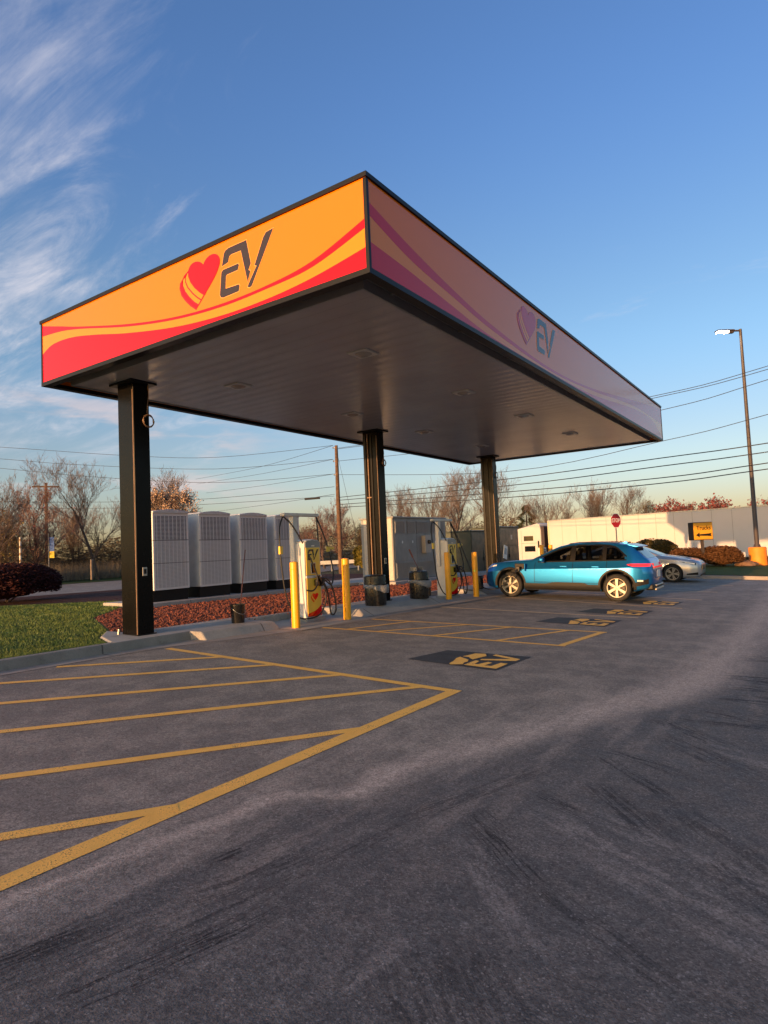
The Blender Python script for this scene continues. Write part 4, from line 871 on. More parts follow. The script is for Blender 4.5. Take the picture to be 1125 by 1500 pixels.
mb = MB(); mb.bb((0.012, 2.15, 1.05), (0.20, 2.60, 1.78)); mtb = mb.build('meter_box', mat('beige box', (0.42, 0.38, 0.32), 0.5), t, bevel=0.01)
mb = MB(); mb.lathe([(0.001, 0.09), (0.08, 0.085), (0.09, 0.0)], axis='X', n=16, c=(0.20, 2.42, 1.5)); mb.build('meter', M['trim'], mtb, smooth='auto')

# green transformer cabinets
def green(x, y0, y1, d, h, label):
    z = gz(x, y0) + 0.12
    t = empty('green_cabinet', (x, y0, z), label=label, cat='electrical cabinet', group='dark green cabinets')
    w_ = y1 - y0
    mb = MB(); mb.bb((-d, 0, 0), (0, w_, h)); mb.build('enclosure', M['greenmetal'], t, bevel=0.02)
    mb = MB(); mb.bb((-d - 0.03, -0.03, h), (0.05, w_ + 0.03, h + 0.07)); mb.build('lid', M['greenmetal'], t, bevel=0.02)
    for k in range(2):
        mb = MB(); mb.bb((0, w_ * k / 2 + 0.05, 0.1), (0.02, w_ * (k + 1) / 2 - 0.05, h * 0.55)); mb.build('door', M['greenmetal'], t, bevel=0.006)
    mb = MB(); mb.bb((0, 0.05, h * 0.58), (0.02, w_ - 0.05, h - 0.08)); mb.build('upper_panel', M['greenmetal'], t, bevel=0.006)
    mb = MB(); mb.bb((0.02, w_ * 0.60, h * 0.72), (0.026, w_ * 0.60 + 0.22, h * 0.72 + 0.25)); mb.build('label_plate', M['labelgrey'], t)
    mb = MB(); mb.bb((0.02, w_ / 2 - 0.04, h * 0.3), (0.06, w_ / 2 + 0.02, h * 0.3 + 0.18)); mb.build('handle', M['trim'], t)
green(-9.9, 22.0, 24.6, 1.4, 2.08, 'lower dark green electrical cabinet, left of the far column')
green(-9.8, 24.9, 27.7, 1.5, 2.30, 'taller dark green electrical cabinet, right of the far column beside the white truck cab')

# ------------------------------------------------------------------ cars
def interp(T, s):
    if s <= T[0][0]: return T[0][1]
    for (a, va), (b, vb) in zip(T, T[1:]):
        if s <= b: return va + (vb - va) * (s - a) / (b - a)
    return T[-1][1]
def smoothT(T, s, d=0.06):
    return sum(interp(T, s + k * d / 2) for k in (-2, -1, 0, 1, 2)) / 5
class CarShape:
    def __init__(c, L, bot, belt, top, wid, gw, tum=0.955):
        c.L, c.bot, c.belt, c.top, c.wid, c.gw, c.tum = L, bot, belt, top, wid, gw, tum
    def section(c, s):
        zb, zm, zt, w, g = (smoothT(T, s) if 0.15 < s < c.L - 0.15 else interp(T, s) for T in (c.bot, c.belt, c.top, c.wid, c.gw))
        zm = min(zm, zt - 0.02); h = zm - zb
        P = [(0, zb), (0.6 * w, zb), (0.90 * w, zb + 0.005), (0.955 * w, zb + 0.04), (0.985 * w, zb + 0.16 * h), (0.997 * w, zb + 0.34 * h), (1.0 * w, zb + 0.55 * h), (0.995 * w, zb + 0.77 * h), (0.975 * w if c.tum > 0.95 else 0.952 * w, zb + 0.86 * h), (c.tum * w, zm)]
        y0, z0 = c.tum * w, zm; gh = zt - zm; ge = min(g, y0 - 0.02)
        for t, k in ((0.25, 0.03), (0.5, 0.045), (0.75, 0.04)): P.append((y0 + (ge - y0) * t + k * min(1, gh * 2) * 0.5, z0 + (gh * 0.86) * t))
        P += [(ge, z0 + 0.86 * gh), (ge - 0.05, z0 + 0.945 * gh), (ge - 0.14, z0 + 0.98 * gh), (ge * 0.5, zt - 0.003), (0, zt)]
        return P
    def side(c, s, z):
        P = c.section(s)
        for (y0, z0), (y1, z1) in zip(P[2:-2], P[3:-1]):
            if z0 <= z <= z1: return y0 + (y1 - y0) * ((z - z0) / (z1 - z0) if z1 > z0 else 0)
        return P[6][0] if z < P[-1][1] else P[-3][0]
    def top_at(c, s, y):
        P = c.section(s)[::-1]
        for (y0, z0), (y1, z1) in zip(P, P[1:]):
            if y0 <= y <= y1: return z0 + (z1 - z0) * ((y - y0) / (y1 - y0) if y1 > y0 else 0)
        return P[-1][1]
    def shell(c, n=90):
        mb = MB(); S = []
        for i in range(n + 1):
            t = i / n; S.append(c.L * (t + 0.055 * math.sin(2 * math.pi * t) * -1) if 0 < t < 1 else c.L * t)
        secs = [c.section(s) for s in S]; m_ = len(secs[0]); ring = []
        for s, P in zip(S, secs):
            full = [(y, z) for y, z in P] + [(-y, z) for y, z in P[-2:0:-1]]
            ring.append([(s, y, z) for y, z in full])
        k = len(ring[0]); vs = [v for r in ring for v in r]; fs = []
        for i in range(n):
            for j in range(k): j2 = (j + 1) % k; fs.append((i * k + j, i * k + j2, (i + 1) * k + j2, (i + 1) * k + j))
        fs.append(tuple(range(k))); fs.append(tuple(n * k + j for j in range(k - 1, -1, -1)))
        mb.add(vs, fs); return mb
    def patch(c, mb, s0, s1, lo, hi, sd, eps=0.006, ns=16, nz=5, thick=0.0, mi=0):
        """surface patch on the side between curves lo(s), hi(s)"""
        vs = []; fs = []
        for i in range(ns + 1):
            s = s0 + (s1 - s0) * i / ns; a, b = lo(s), hi(s)
            for j in range(nz + 1):
                z = a + (b - a) * j / nz; vs.append((s, sd * (c.side(s, z) + eps), z))
        for i in range(ns):
            for j in range(nz): q = i * (nz + 1) + j; fs.append((q, q + 1, q + nz + 2, q + nz + 1))
        mb.add(vs, fs, mi)
    def toppatch(c, mb, s0, s1, yw, eps=0.006, ns=12, ny=12):
        vs = []; fs = []
        for i in range(ns + 1):
            s = s0 + (s1 - s0) * i / ns; w_ = yw(s)
            for j in range(ny + 1):
                y = -w_ + 2 * w_ * j / ny; vs.append((s, y, c.top_at(s, abs(y)) + eps))
        for i in range(ns):
            for j in range(ny): q = i * (ny + 1) + j; fs.append((q, q + 1, q + ny + 2, q + ny + 1))
        mb.add(vs, fs)
def boolcut(o, cutmb, cmat):
    c = cutmb.build('cutter', cmat); c.parent = o.parent; bpy.context.view_layer.update(); md = o.modifiers.new('cut', 'BOOLEAN'); md.operation = 'DIFFERENCE'; md.solver = 'EXACT'; md.object = c
    try: md.material_mode = 'TRANSFER'
    except Exception: pass
    dg = bpy.context.evaluated_depsgraph_get(); dg.update(); ev = o.evaluated_get(dg)
    me = bpy.data.meshes.new_from_object(ev, depsgraph=dg); o.modifiers.clear(); o.data = me
    bpy.data.objects.remove(c)
def fixin(o, cs):
    # faces that lie inside the outer shell (wheel wells, cabin) take the interior material
    me = o.data
    while len(me.materials) < 2: me.materials.append(M['interior'])
    me.materials[1] = M['interior']
    for f in me.polygons:
        x, y, z = f.center; y = abs(y)
        inside = 0.03 < x < cs.L - 0.03 and y < cs.side(x, z) - 0.022 and z < cs.top_at(x, y) - 0.03 and z > interp(cs.bot, x) + 0.02
        rim = abs(f.normal.y) < 0.25 and 0.3 < x < cs.L - 0.3 and y > 0.5 and z < cs.top_at(x, min(y, 0.6)) - 0.05 and y < cs.side(x, z) - 0.006
        f.material_index = 1 if inside or rim else 0
def wheel(parent, x, y, z, r, sd, spokes, rimr=0.72, two=False, w_=0.235, alloy='alloy'):
    t = empty('wheel', (x, y, z)); t.parent = parent
    a = w_ / 2; mb = MB()
    mb.lathe([(r * rimr, -a * 0.9), (r * 0.90, -a), (r * 0.975, -a * 0.80), (r, -a * 0.5), (r, a * 0.5), (r * 0.975, a * 0.80), (r * 0.90, a), (r * (rimr + 0.03), a * 0.98), (r * rimr, a * 0.9), (r * rimr, -a * 0.9)], axis='Y', n=40)
    mb.build('tyre', M['tyre'], t, smooth='auto')
    rm = r * rimr; f = sd * a
    mb = MB(); mb.lathe([(rm, f * 0.98), (rm * 0.93, f * 0.95), (rm * 0.90, f * 0.5), (rm * 0.90, -f * 0.8), (rm, -f * 0.8)], axis='Y', n=40)
    mb.lathe([(0.001, f * 0.86), (rm * 0.13, f * 0.84), (rm * 0.17, f * 0.7), (rm * 0.2, f * 0.2)], axis='Y', n=20)
    for k in range(spokes):
        g0 = 2 * math.pi * (k + 0.5) / spokes
        for dd in ((-0.17, 0.17) if two else (0,)):
            g = g0 + dd
            ux, uz = math.cos(g), math.sin(g); tx, tz = -uz, ux
            r0, r1 = rm * 0.10, rm * 0.93; w0, w1 = (rm * 0.065, rm * 0.085) if two else (rm * 0.11, rm * 0.155)
            if two: ux0, uz0 = math.cos(g0 + dd * 0.2), math.sin(g0 + dd * 0.2)
            else: ux0, uz0 = ux, uz
            vs = []
            for yy_, sh in ((f * 0.90, 0.9), (f * 0.55, 1.0)):
                vs += [(ux0 * r0 + tx * w0 * sh, yy_, uz0 * r0 + tz * w0 * sh), (ux * r1 + tx * w1 * sh, yy_, uz * r1 + tz * w1 * sh), (ux * r1 - tx * w1 * sh, yy_, uz * r1 - tz * w1 * sh), (ux0 * r0 - tx * w0 * sh, yy_, uz0 * r0 - tz * w0 * sh)]
            mb.add(vs, [(0, 1, 2, 3), (7, 6, 5, 4), (0, 4, 5, 1), (1, 5, 6, 2), (2, 6, 7, 3), (3, 7, 4, 0)])
    mb.build('rim', M[alloy], t, smooth='auto', angle=25)
    mb = MB(); mb.lathe([(0.001, f * 0.1), (rm * 0.72, f * 0.1), (rm * 0.72, -f * 0.1)], axis='Y', n=28); mb.build('brake_disc', M['disc'], t)
    mb = MB(); mb.lathe([(0.001, -f * 0.3), (rm * 0.9, -f * 0.3)], axis='Y', n=24); mb.build('hub_back', M['interior'], t)
    return t
def arch(mb, cs, xc, zc, r0, r1, sd, eps, a0=-8, a1=188, n=26):
    vs = []; fs = []
    for i in range(n + 1):
        g = R(a0 + (a1 - a0) * i / n)
        for r in (r0, (r0 + r1) / 2, r1):
            x, z = xc + r * math.cos(g), zc + r * math.sin(g)
            yy = cs.side(clamp(x, 0.02, cs.L - 0.02), max(z, cs.section(clamp(x, 0.02, cs.L - 0.02))[3][1]))
            vs.append((x, sd * (yy + (eps if r != r0 else eps)), z))
        x, z = xc + r0 * math.cos(g), zc + r0 * math.sin(g); vs.append((x, sd * (vs[-3][1] * sd - 0.06), z))
    for i in range(n):
        q = i * 4; q2 = q + 4
        fs += [(q, q + 1, q2 + 1, q2), (q + 1, q + 2, q2 + 2, q2 + 1), (q + 3, q, q2, q2 + 3)]
    mb.add(vs, fs)

# SUV
suv = CarShape(4.87,
    bot=[(0, 0.46), (0.08, 0.30), (0.4, 0.23), (1.2, 0.24), (3.6, 0.25), (4.4, 0.27), (4.75, 0.36), (4.87, 0.50)],
    belt=[(0, 0.72), (0.10, 0.86), (0.4, 0.93), (1.0, 0.99), (1.7, 1.035), (2.6, 1.06), (3.6, 1.09), (4.4, 1.12), (4.75, 1.05), (4.87, 0.80)],
    top=[(0, 0.76), (0.06, 0.90), (0.20, 0.985), (0.6, 1.05), (1.1, 1.09), (1.52, 1.12), (1.9, 1.32), (2.30, 1.51), (2.6, 1.585), (3.0, 1.625), (3.4, 1.63), (3.9, 1.60), (4.25, 1.55), (4.36, 1.50), (4.62, 1.25), (4.78, 1.12), (4.84, 0.98), (4.87, 0.82)],
    wid=[(0, 0.66), (0.10, 0.80), (0.35, 0.90), (0.8, 0.945), (1.6, 0.95), (3.2, 0.955), (4.1, 0.955), (4.4, 0.935), (4.6, 0.88), (4.75, 0.79), (4.83, 0.70), (4.87, 0.58)],
    gw=[(0, 0.5), (0.3, 0.72), (1.4, 0.80), (1.6, 0.78), (2.3, 0.64), (3.0, 0.63), (4.0, 0.61), (4.36, 0.58), (4.7, 0.66), (4.87, 0.6)], tum=0.892)
CX, CY = -4.60, 12.96
car = empty('parked_suv', (CX, CY, gz(CX, CY)), label='bright blue metallic SUV plugged in to charge, nose towards the island', cat='car')
car.rotation_euler = (0, math.atan(0.0334), 0)
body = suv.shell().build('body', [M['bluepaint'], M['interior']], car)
FW, RW, WR = 0.90, 3.99, 0.375
cut = MB()
for x in (FW, RW):
    for sd in (-1, 1): cut.cyl((x, sd * 0.60, WR + 0.02), (x, sd * 1.2, WR + 0.02), 0.44, n=40)
boolcut(body, cut, M['interior'])
# glass openings
def wlo(s): return smoothT(suv.belt, s) + 0.035
WT = [(1.80, 1.15), (2.12, 1.30), (2.45, 1.435), (2.8, 1.50), (3.3, 1.53), (3.75, 1.50), (3.95, 1.45), (4.15, 1.28), (4.22, 1.20)]
def whi(s): return interp(WT, s)
def wpoly(a, b, n=10):
    lo = [(a + (b - a) * i / n, wlo(a + (b - a) * i / n)) for i in range(n + 1)]; hi = [(a + (b - a) * i / n, max(whi(a + (b - a) * i / n), wlo(a + (b - a) * i / n) + 0.012)) for i in range(n + 1)]
    return lo + hi[::-1]
cut = MB()
for a, b in ((1.86, 2.72), (2.82, 3.62), (3.68, 4.19)): cut.prism(wpoly(a, b), lambda u, v, h: (u, h, v), -1.1, 1.1)
boolcut(body, cut, M['interior'])
cut = MB(); cut.prism([(2.0, 0.70), (4.1, 0.70), (4.05, 1.40), (3.6, 1.50), (2.8, 1.50), (2.35, 1.38), (2.0, 1.12)], lambda u, v, h: (u, h, v), -0.60, 0.60)
boolcut(body, cut, M['interior'])
fixin(body, suv)
body.data.polygons.foreach_set('use_smooth', [True] * len(body.data.polygons)); body.data.set_sharp_from_angle(angle=R(24))
M['tint'] = None
m = bpy.data.materials.new('tinted glass'); m.use_nodes = True; nt = m.node_tree; nt.nodes.clear()
gl = nd(nt, 'ShaderNodeBsdfGlossy', {'Color': (1, 1, 1, 1), 'Roughness': 0.02}); tr = nd(nt, 'ShaderNodeBsdfTransparent', {'Color': (0.30, 0.31, 0.30, 1)})
fr = nd(nt, 'ShaderNodeFresnel', {'IOR': 1.5}).outputs[0]; mx = nd(nt, 'ShaderNodeMixShader', {0: fr, 1: tr.outputs[0], 2: gl.outputs[0]}); oo = nd(nt, 'ShaderNodeOutputMaterial'); nt.links.new(mx.outputs[0], oo.inputs[0]); M['tint'] = m
for sd in (-1, 1):
    for a, b in ((1.84, 2.74), (2.80, 3.64), (3.66, 4.20)):
        mb = MB(); suv.patch(mb, a, b, lambda s: wlo(s) - 0.006, lambda s: max(whi(s), wlo(s) + 0.012) + 0.006, sd, eps=-0.010); mb.build('side_window', M['tint'], car, smooth=True)
    # glossy black surround and pillars
    mb = MB()
    suv.patch(mb, 1.74, 4.24, lambda s: wlo(s) - 0.030, lambda s: wlo(s) + 0.004, sd, eps=0.004, ns=30, nz=1)
    suv.patch(mb, 1.74, 4.24, lambda s: max(whi(s), wlo(s) + 0.01) - 0.004, lambda s: max(whi(s), wlo(s) + 0.01) + 0.045, sd, eps=0.004, ns=30, nz=1)
    for a, b in ((2.70, 2.84), (3.60, 3.70)): suv.patch(mb, a, b, wlo, whi, sd, eps=0.004, ns=3, nz=6)
    mb.build('window_trim', M['trim'], car, smooth=True)
    mb = MB()  # sill cladding
    suv.patch(mb, FW + 0.44, RW - 0.44, lambda s: suv.section(s)[2][1] + 0.01, lambda s: 0.44 + 0.05 * math.sin((s - 1.3) * 1.2) * 0, sd, eps=0.016, ns=20, nz=5)
    suv.patch(mb, 1.95, 3.25, lambda s: 0.43, lambda s: 0.43 + min(0.06, (s - 1.95) * 0.18, (3.25 - s) * 0.35), sd, eps=0.014, ns=20, nz=1)
    mb.build('sill_cladding', M['cladding'], car, smooth=True)
    for xc in (FW, RW):
        mb = MB(); arch(mb, suv, xc, WR + 0.02, 0.435, 0.50, sd, 0.014); mb.build('wheel_arch', M['cladding'], car, smooth=True)
    mb = MB(); suv.patch(mb, 4.40, 4.78, lambda s: 0.40 + (s - 4.40) * 0.25, lambda s: 0.50 + (s - 4.40) * 0.35, sd, eps=0.012, ns=8, nz=3); mb.build('bumper_cladding', M['cladding'], car, smooth=True)
    # door shut lines
    mb = MB()
    for s0, zl_, zh_, lean in ((1.66, 0.46, 1.04, 0.04), (2.78, 0.48, 1.07, -0.02), (3.72, 0.60, 1.10, 0.10)):
        suv.patch(mb, s0, s0 + 0.011, lambda s: zl_, lambda s: zh_, sd, eps=0.002, ns=1, nz=12)
    suv.patch(mb, 1.66, 3.5, lambda s: 0.475, lambda s: 0.483, sd, eps=0.002, ns=24, nz=1)
    mb.build('door_gap', M['trim'], car)
    for s0 in (2.52, 3.42):
        y_ = suv.side(s0, 0.94); mb = MB(); mb.box((s0, sd * (y_ + 0.014), 0.94), (0.21, 0.022, 0.035)); h_ = mb.build('door_handle', M['bluepaint'], car, bevel=0.01, smooth='auto')
        mb = MB(); mb.box((s0, sd * (y_ + 0.002), 0.928), (0.17, 0.008, 0.05)); mb.build('handle_recess', M['trim'], h_)
    # mirror
    mb = MB(); mb.box((1.93, sd * 1.02, 1.13), (0.13, 0.20, 0.13)); mr = mb.build('door_mirror', M['bluepaint'], car, bevel=0.04, smooth='auto')
    mb = MB(); mb.box((1.94, sd * 0.93, 1.06), (0.08, 0.12, 0.04)); mb.build('mirror_stalk', M['trim'], mr)
    # lamps
    mb = MB(); suv.patch(mb, 0.10, 0.42, lambda s: smoothT(suv.top, s) - 0.115 + 0.04 * (s), lambda s: smoothT(suv.top, s) - 0.07 + 0.02 * s, sd, eps=0.010, ns=8, nz=3); mb.build('headlight', M['lampclear'], car, smooth=True)
    mb = MB(); suv.patch(mb, 4.26, 4.85, lambda s: 0.955 + max(0, 4.42 - s) * 0.30, lambda s: 1.035 - max(0, 4.36 - s) * 0.2, sd, eps=0.012, ns=14, nz=3); mb.build('tail_light', M['lampred'], car, smooth=True)
    mb = MB(); suv.patch(mb, 4.52, 4.66, lambda s: 0.555, lambda s: 0.60, sd, eps=0.018, ns=4, nz=1); mb.build('side_marker', M['lampclear'], car, smooth=True)
# seats seen through the glass
for x in (2.52, 3.45):
    for y in (-0.36, 0.36):
        mb = MB(); mb.box((x, y, 0.98), (0.14, 0.48, 0.55), M=Matrix.Rotation(R(14), 4, 'Y')); mb.box((x + 0.10, y, 1.33), (0.09, 0.26, 0.18), M=Matrix.Rotation(R(10), 4, 'Y')); mb.build('seat', M['seat'], car, bevel=0.04, smooth='auto')
mb = MB(); mb.lathe([(0.17, -0.012), (0.185, 0.0), (0.17, 0.012), (0.158, 0.0), (0.17, -0.012)], axis='X', n=24, c=(2.12, -0.36, 1.04)); mb.build('steering_wheel', M['trim'], car, smooth=True)
# windscreen, rear window, roof, spoiler
mb = MB(); suv.toppatch(mb, 1.58, 2.36, lambda s: interp(suv.gw, s) - 0.05 + 0.02); mb.build('windscreen', M['glass'], car, smooth=True)
mb = MB(); suv.toppatch(mb, 4.42, 4.72, lambda s: 0.56); mb.build('rear_window', M['glass'], car, smooth=True)
mb = MB(); suv.toppatch(mb, 2.62, 3.9, lambda s: 0.48, eps=0.004); mb.build('roof_panel', M['glass'], car, smooth=True)
mb = MB(); mb.prism([(4.20, 1.565), (4.50, 1.50), (4.52, 1.475), (4.40, 1.47), (4.20, 1.53)], lambda u, v, h: (u, h, v), -0.56, 0.56); mb.build('spoiler', M['bluepaint'], car, bevel=0.012, smooth='auto')
for sd in (-1, 1):
    mb = MB(); mb.tube([(2.6, sd * 0.55, 1.575), (2.9, sd * 0.56, 1.612), (3.5, sd * 0.55, 1.618), (4.0, sd * 0.53, 1.585)], 0.012, 6); mb.build('roof_rail', M['trim'], car, smooth=True)
mb = MB(); mb.prism([(3.92, 1.59), (4.10, 1.57), (4.06, 1.635)], lambda u, v, h: (u, h, v), -0.025, 0.025); mb.build('antenna_fin', M['bluepaint'], car, bevel=0.006)
mb = MB(); mb.box((4.77, 0, 0.40), (0.22, 1.35, 0.16)); mb.build('rear_bumper_insert', M['cladding'], car, bevel=0.04, smooth='auto')
mb = MB(); mb.box((4.86, 0, 0.34), (0.12, 1.0, 0.06)); mb.box((4.87, 0, 0.44), (0.10, 0.9, 0.035)); mb.build('skid_plate', M['alloy'], car, bevel=0.015, smooth='auto')
mb = MB(); mb.box((4.875, 0, 0.93), (0.02, 1.10, 0.045)); mb.build('tail_light_bar', M['lampred'], car)
mb = MB(); mb.box((4.885, 0, 0.75), (0.02, 0.36, 0.19)); mb.build('number_plate', M['signwhite'], car)
mb = MB(); mb.box((0.03, 0, 0.50), (0.10, 1.25, 0.30)); mb.build('front_grille', M['cladding'], car, bevel=0.03)
mb = MB(); mb.box((2.4, 0, 0.30), (3.2, 1.5, 0.14)); mb.build('underbody', M['interior'], car)
for x in (FW, RW):
    for sd in (-1, 1): wheel(car, x, sd * 0.835, WR, WR, sd, 6, 0.70)
# open charge port with plug
y_ = suv.side(1.18, 0.88)
mb = MB(); mb.box((1.20, -(y_ + 0.006), 0.89), (0.30, 0.03, 0.24)); prt = mb.build('charge_port', M['trim'], car, bevel=0.02)
mb = MB(); mb.box((1.40, -(y_ + 0.06), 0.90), (0.02, 0.13, 0.22)); mb.build('port_flap', M['bluepaint'], prt, bevel=0.006)
mb = MB(); mb.box((1.20, -(y_ + 0.09), 0.86), (0.12, 0.18, 0.12)); mb.tube([(1.20, -(y_ + 0.18), 0.85), (1.16, -(y_ + 0.26), 0.74)], 0.028, 8); pg = mb.build('charging_plug', M['plasticblk'], prt, bevel=0.01)
def crom(pts, k=6):
    o = []
    for i in range(len(pts) - 1):
        p0, p1, p2, p3 = pts[max(i - 1, 0)], pts[i], pts[i + 1], pts[min(i + 2, len(pts) - 1)]
        for j in range(k):
            u = j / k; o.append(tuple(0.5 * ((2 * p1[q]) + (-p0[q] + p2[q]) * u + (2 * p0[q] - 5 * p1[q] + 4 * p2[q] - p3[q]) * u * u + (-p0[q] + 3 * p1[q] - 3 * p2[q] + p3[q]) * u ** 3) for q in range(3)))
    o.append(pts[-1]); return o
zc = gz(CX, 12)
mb = MB(); mb.tube(crom([(-3.43, 11.75, zc + 0.72), (-3.55, 11.66, zc + 0.55), (-3.72, 11.66, zc + 0.36), (-3.95, 11.68, zc + 0.25), (-4.25, 11.72, zc + 0.22), (-4.50, 11.78, zc + 0.30), (-4.75, 11.8, zc + 0.55), (-4.95, 11.75, zc + 1.1), (-5.15, 11.65, zc + 1.75), (-5.33, 11.55, zc + 2.27)]), 0.017, 8)
tag(mb.build('charging_cable', M['rubber'], smooth=True), 'black charging cable looping from the farther charger arm to the blue car fender', 'cable')

# silver sedan
sed = CarShape(4.87,
    bot=[(0, 0.32), (0.1, 0.20), (0.5, 0.17), (4.4, 0.19), (4.75, 0.28), (4.87, 0.42)],
    belt=[(0, 0.66), (0.12, 0.74), (0.45, 0.81), (1.0, 0.87), (1.5, 0.90), (2.5, 0.93), (3.8, 0.97), (4.5, 0.98), (4.8, 0.90), (4.87, 0.75)],
    top=[(0, 0.70), (0.06, 0.79), (0.25, 0.87), (0.8, 0.955), (1.25, 1.005), (1.4, 1.03), (1.9, 1.22), (2.25, 1.36), (2.6, 1.43), (3.1, 1.45), (3.6, 1.39), (4.1, 1.20), (4.35, 1.10), (4.7, 1.07), (4.82, 1.0), (4.87, 0.8)],
    wid=[(0, 0.60), (0.08, 0.72), (0.3, 0.83), (0.8, 0.90), (1.5, 0.92), (3.8, 0.925), (4.4, 0.88), (4.87, 0.68)],
    gw=[(0, 0.45), (0.3, 0.65), (1.3, 0.74), (1.5, 0.72), (2.3, 0.60), (3.0, 0.58), (3.8, 0.58), (4.4, 0.66), (4.87, 0.5)])
SX, SY = 0.30, 21.22
sc_ = empty('parked_sedan', (SX, SY, gz(SX, SY)), R(180), label='silver sedan parked beyond the blue car, facing right', cat='car')
sc_.rotation_euler = (0, -math.atan(0.0334), math.pi)
sb = sed.shell().build('body', [M['silverpaint'], M['interior']], sc_)
SF, SR, SW = 0.95, 3.80, 0.335
cut = MB()
for x in (SF, SR):
    for sd in (-1, 1): cut.cyl((x, sd * 0.58, SW + 0.02), (x, sd * 1.2, SW + 0.02), 0.375, n=40)
boolcut(sb, cut, M['interior'])
fixin(sb, sed)
sb.data.polygons.foreach_set('use_smooth', [True] * len(sb.data.polygons)); sb.data.set_sharp_from_angle(angle=R(32))
STT = [(1.72, 1.0), (2.1, 1.22), (2.5, 1.33), (3.0, 1.355), (3.5, 1.31), (3.85, 1.20), (4.1, 1.05)]
for sd in (-1, 1):
    for a, b in ((1.75, 2.68), (2.76, 3.55), (3.60, 4.05)):
        mb = MB(); sed.patch(mb, a, b, lambda s: interp(sed.belt, s) + 0.03, lambda s: max(interp(STT, s), interp(sed.belt, s) + 0.04), sd, eps=0.005); mb.build('side_window', M['glass'], sc_, smooth=True)
    mb = MB()
    for s0 in (1.62, 2.72, 3.62): sed.patch(mb, s0, s0 + 0.011, lambda s: 0.32, lambda s: 0.90, sd, eps=0.002, ns=1, nz=10)
    mb.build('door_gap', M['trim'], sc_)
    mb = MB(); sed.patch(mb, 0.14, 0.70, lambda s: 0.665 + (s - 0.14) * 0.23, lambda s: 0.755 + (s - 0.14) * 0.09, sd, eps=0.010, ns=10, nz=3); hl = mb.build('headlight', M['screen'], sc_, smooth=True)
    mb = MB(); sed.patch(mb, 0.18, 0.52, lambda s: 0.685 + (s - 0.16) * 0.20, lambda s: 0.742 + (s - 0.16) * 0.09, sd, eps=0.014, ns=6, nz=2); mb.build('lamp_core', M['lampclear'], hl, smooth=True)
    mb = MB(); sed.patch(mb, 0.08, 0.46, lambda s: 0.30, lambda s: 0.40 - (s - 0.08) * 0.15, sd, eps=0.008, ns=8, nz=3); mb.build('fog_lamp_recess', M['trim'], sc_, smooth=True)
    mb = MB(); mb.box((1.85, sd * 0.98, 1.00), (0.11, 0.18, 0.12)); mb.build('door_mirror', M['silverpaint'], sc_, bevel=0.04, smooth='auto')
    mb = MB(); mb.box((2.45, sd * (sed.side(2.45, 0.8) + 0.012), 0.80), (0.19, 0.02, 0.03)); mb.build('door_handle', M['silverpaint'], sc_, bevel=0.008)
mb = MB(); sed.toppatch(mb, 1.44, 2.30, lambda s: interp(sed.gw, s) - 0.03); mb.build('windscreen', M['glass'], sc_, smooth=True)
mb = MB(); sed.toppatch(mb, 3.62, 4.25, lambda s: 0.54); mb.build('rear_window', M['glass'], sc_, smooth=True)
mb = MB(); mb.box((0.035, 0, 0.58), (0.10, 0.92, 0.22)); g_ = mb.build('grille', M['trim'], sc_, bevel=0.05)
mb = MB()
for k in range(4): mb.box((-0.015, 0, 0.51 + 0.045 * k), (0.02, 0.84, 0.012))
mb.build('grille_bars', M['chrome'], g_)
mb = MB(); mb.box((0.05, 0, 0.31), (0.10, 1.0, 0.12)); mb.build('lower_intake', M['trim'], sc_, bevel=0.03)
mb = MB(); mb.box((2.4, 0, 0.24), (3.2, 1.5, 0.12)); mb.build('underbody', M['interior'], sc_)
for x in (SF, SR):
    for sd in (-1, 1): wheel(sc_, x, sd * 0.80, SW, SW, sd, 5, 0.72, two=True)

# ------------------------------------------------------------------ semi truck
def Pd(a, b, t): return a + (b - a) * t
ax, ay, bx_, by_ = -13.5, 42.9, 2.3, 39.55
ang = math.atan2(by_ - ay, bx_ - ax); zt0 = -1.05
tr_ = empty('semi_trailer', (ax, ay, zt0), ang, label='long white box trailer parked behind the hedges', cat='trailer')
LT = 16.15
mb = MB(); mb.bb((0, 0, 1.12), (LT, 2.55, 4.28)); mb.build('box_body', M['truckwhite'], tr_, bevel=0.03)
mb = MB()
k = 1.22
while k < LT - 0.3: mb.bb((k, -0.006, 1.2), (k + 0.03, 0.0, 4.2)); k += 1.22
mb.build('panel_seams', mat('seam grey', (0.30, 0.28, 0.26), 0.5), tr_)
mb = MB(); mb.bb((-0.01, -0.02, 4.20), (LT + 0.01, 0.02, 4.29)); mb.bb((-0.01, -0.02, 1.10), (LT + 0.01, 0.02, 1.20)); mb.build('rails', M['galv'], tr_)
mb = MB(); mb.bb((-0.03, -0.03, 1.12), (0.10, 0.0, 4.2)); mb.build('nose_post', mat('polished post', (0.75, 0.72, 0.55), 0.15, metal=0.6), tr_)
mb = MB(); mb.bb((5.2, 0.05, 0.45), (11.2, 0.09, 1.10)); mb.build('side_skirt', M['truckwhite'], tr_)
mb = MB()
for k in range(7): mb.bb((1.2 + 2.2 * k, -0.026, 1.13), (1.7 + 2.2 * k, -0.02, 1.18))
mb.build('reflector_tape', mat('red tape', (0.5, 0.03, 0.02), 0.3), tr_)
mb = MB(); mb.bb((2.6, 0.3, 0.1), (2.75, 0.45, 1.12)); mb.bb((2.6, 2.1, 0.1), (2.75, 2.25, 1.12)); mb.build('landing_gear', M['trim'], tr_)
mb = MB(); mb.bb((12.2, 0.6, 0.75), (15.6, 1.95, 1.12)); mb.build('axle_frame', M['trim'], tr_)
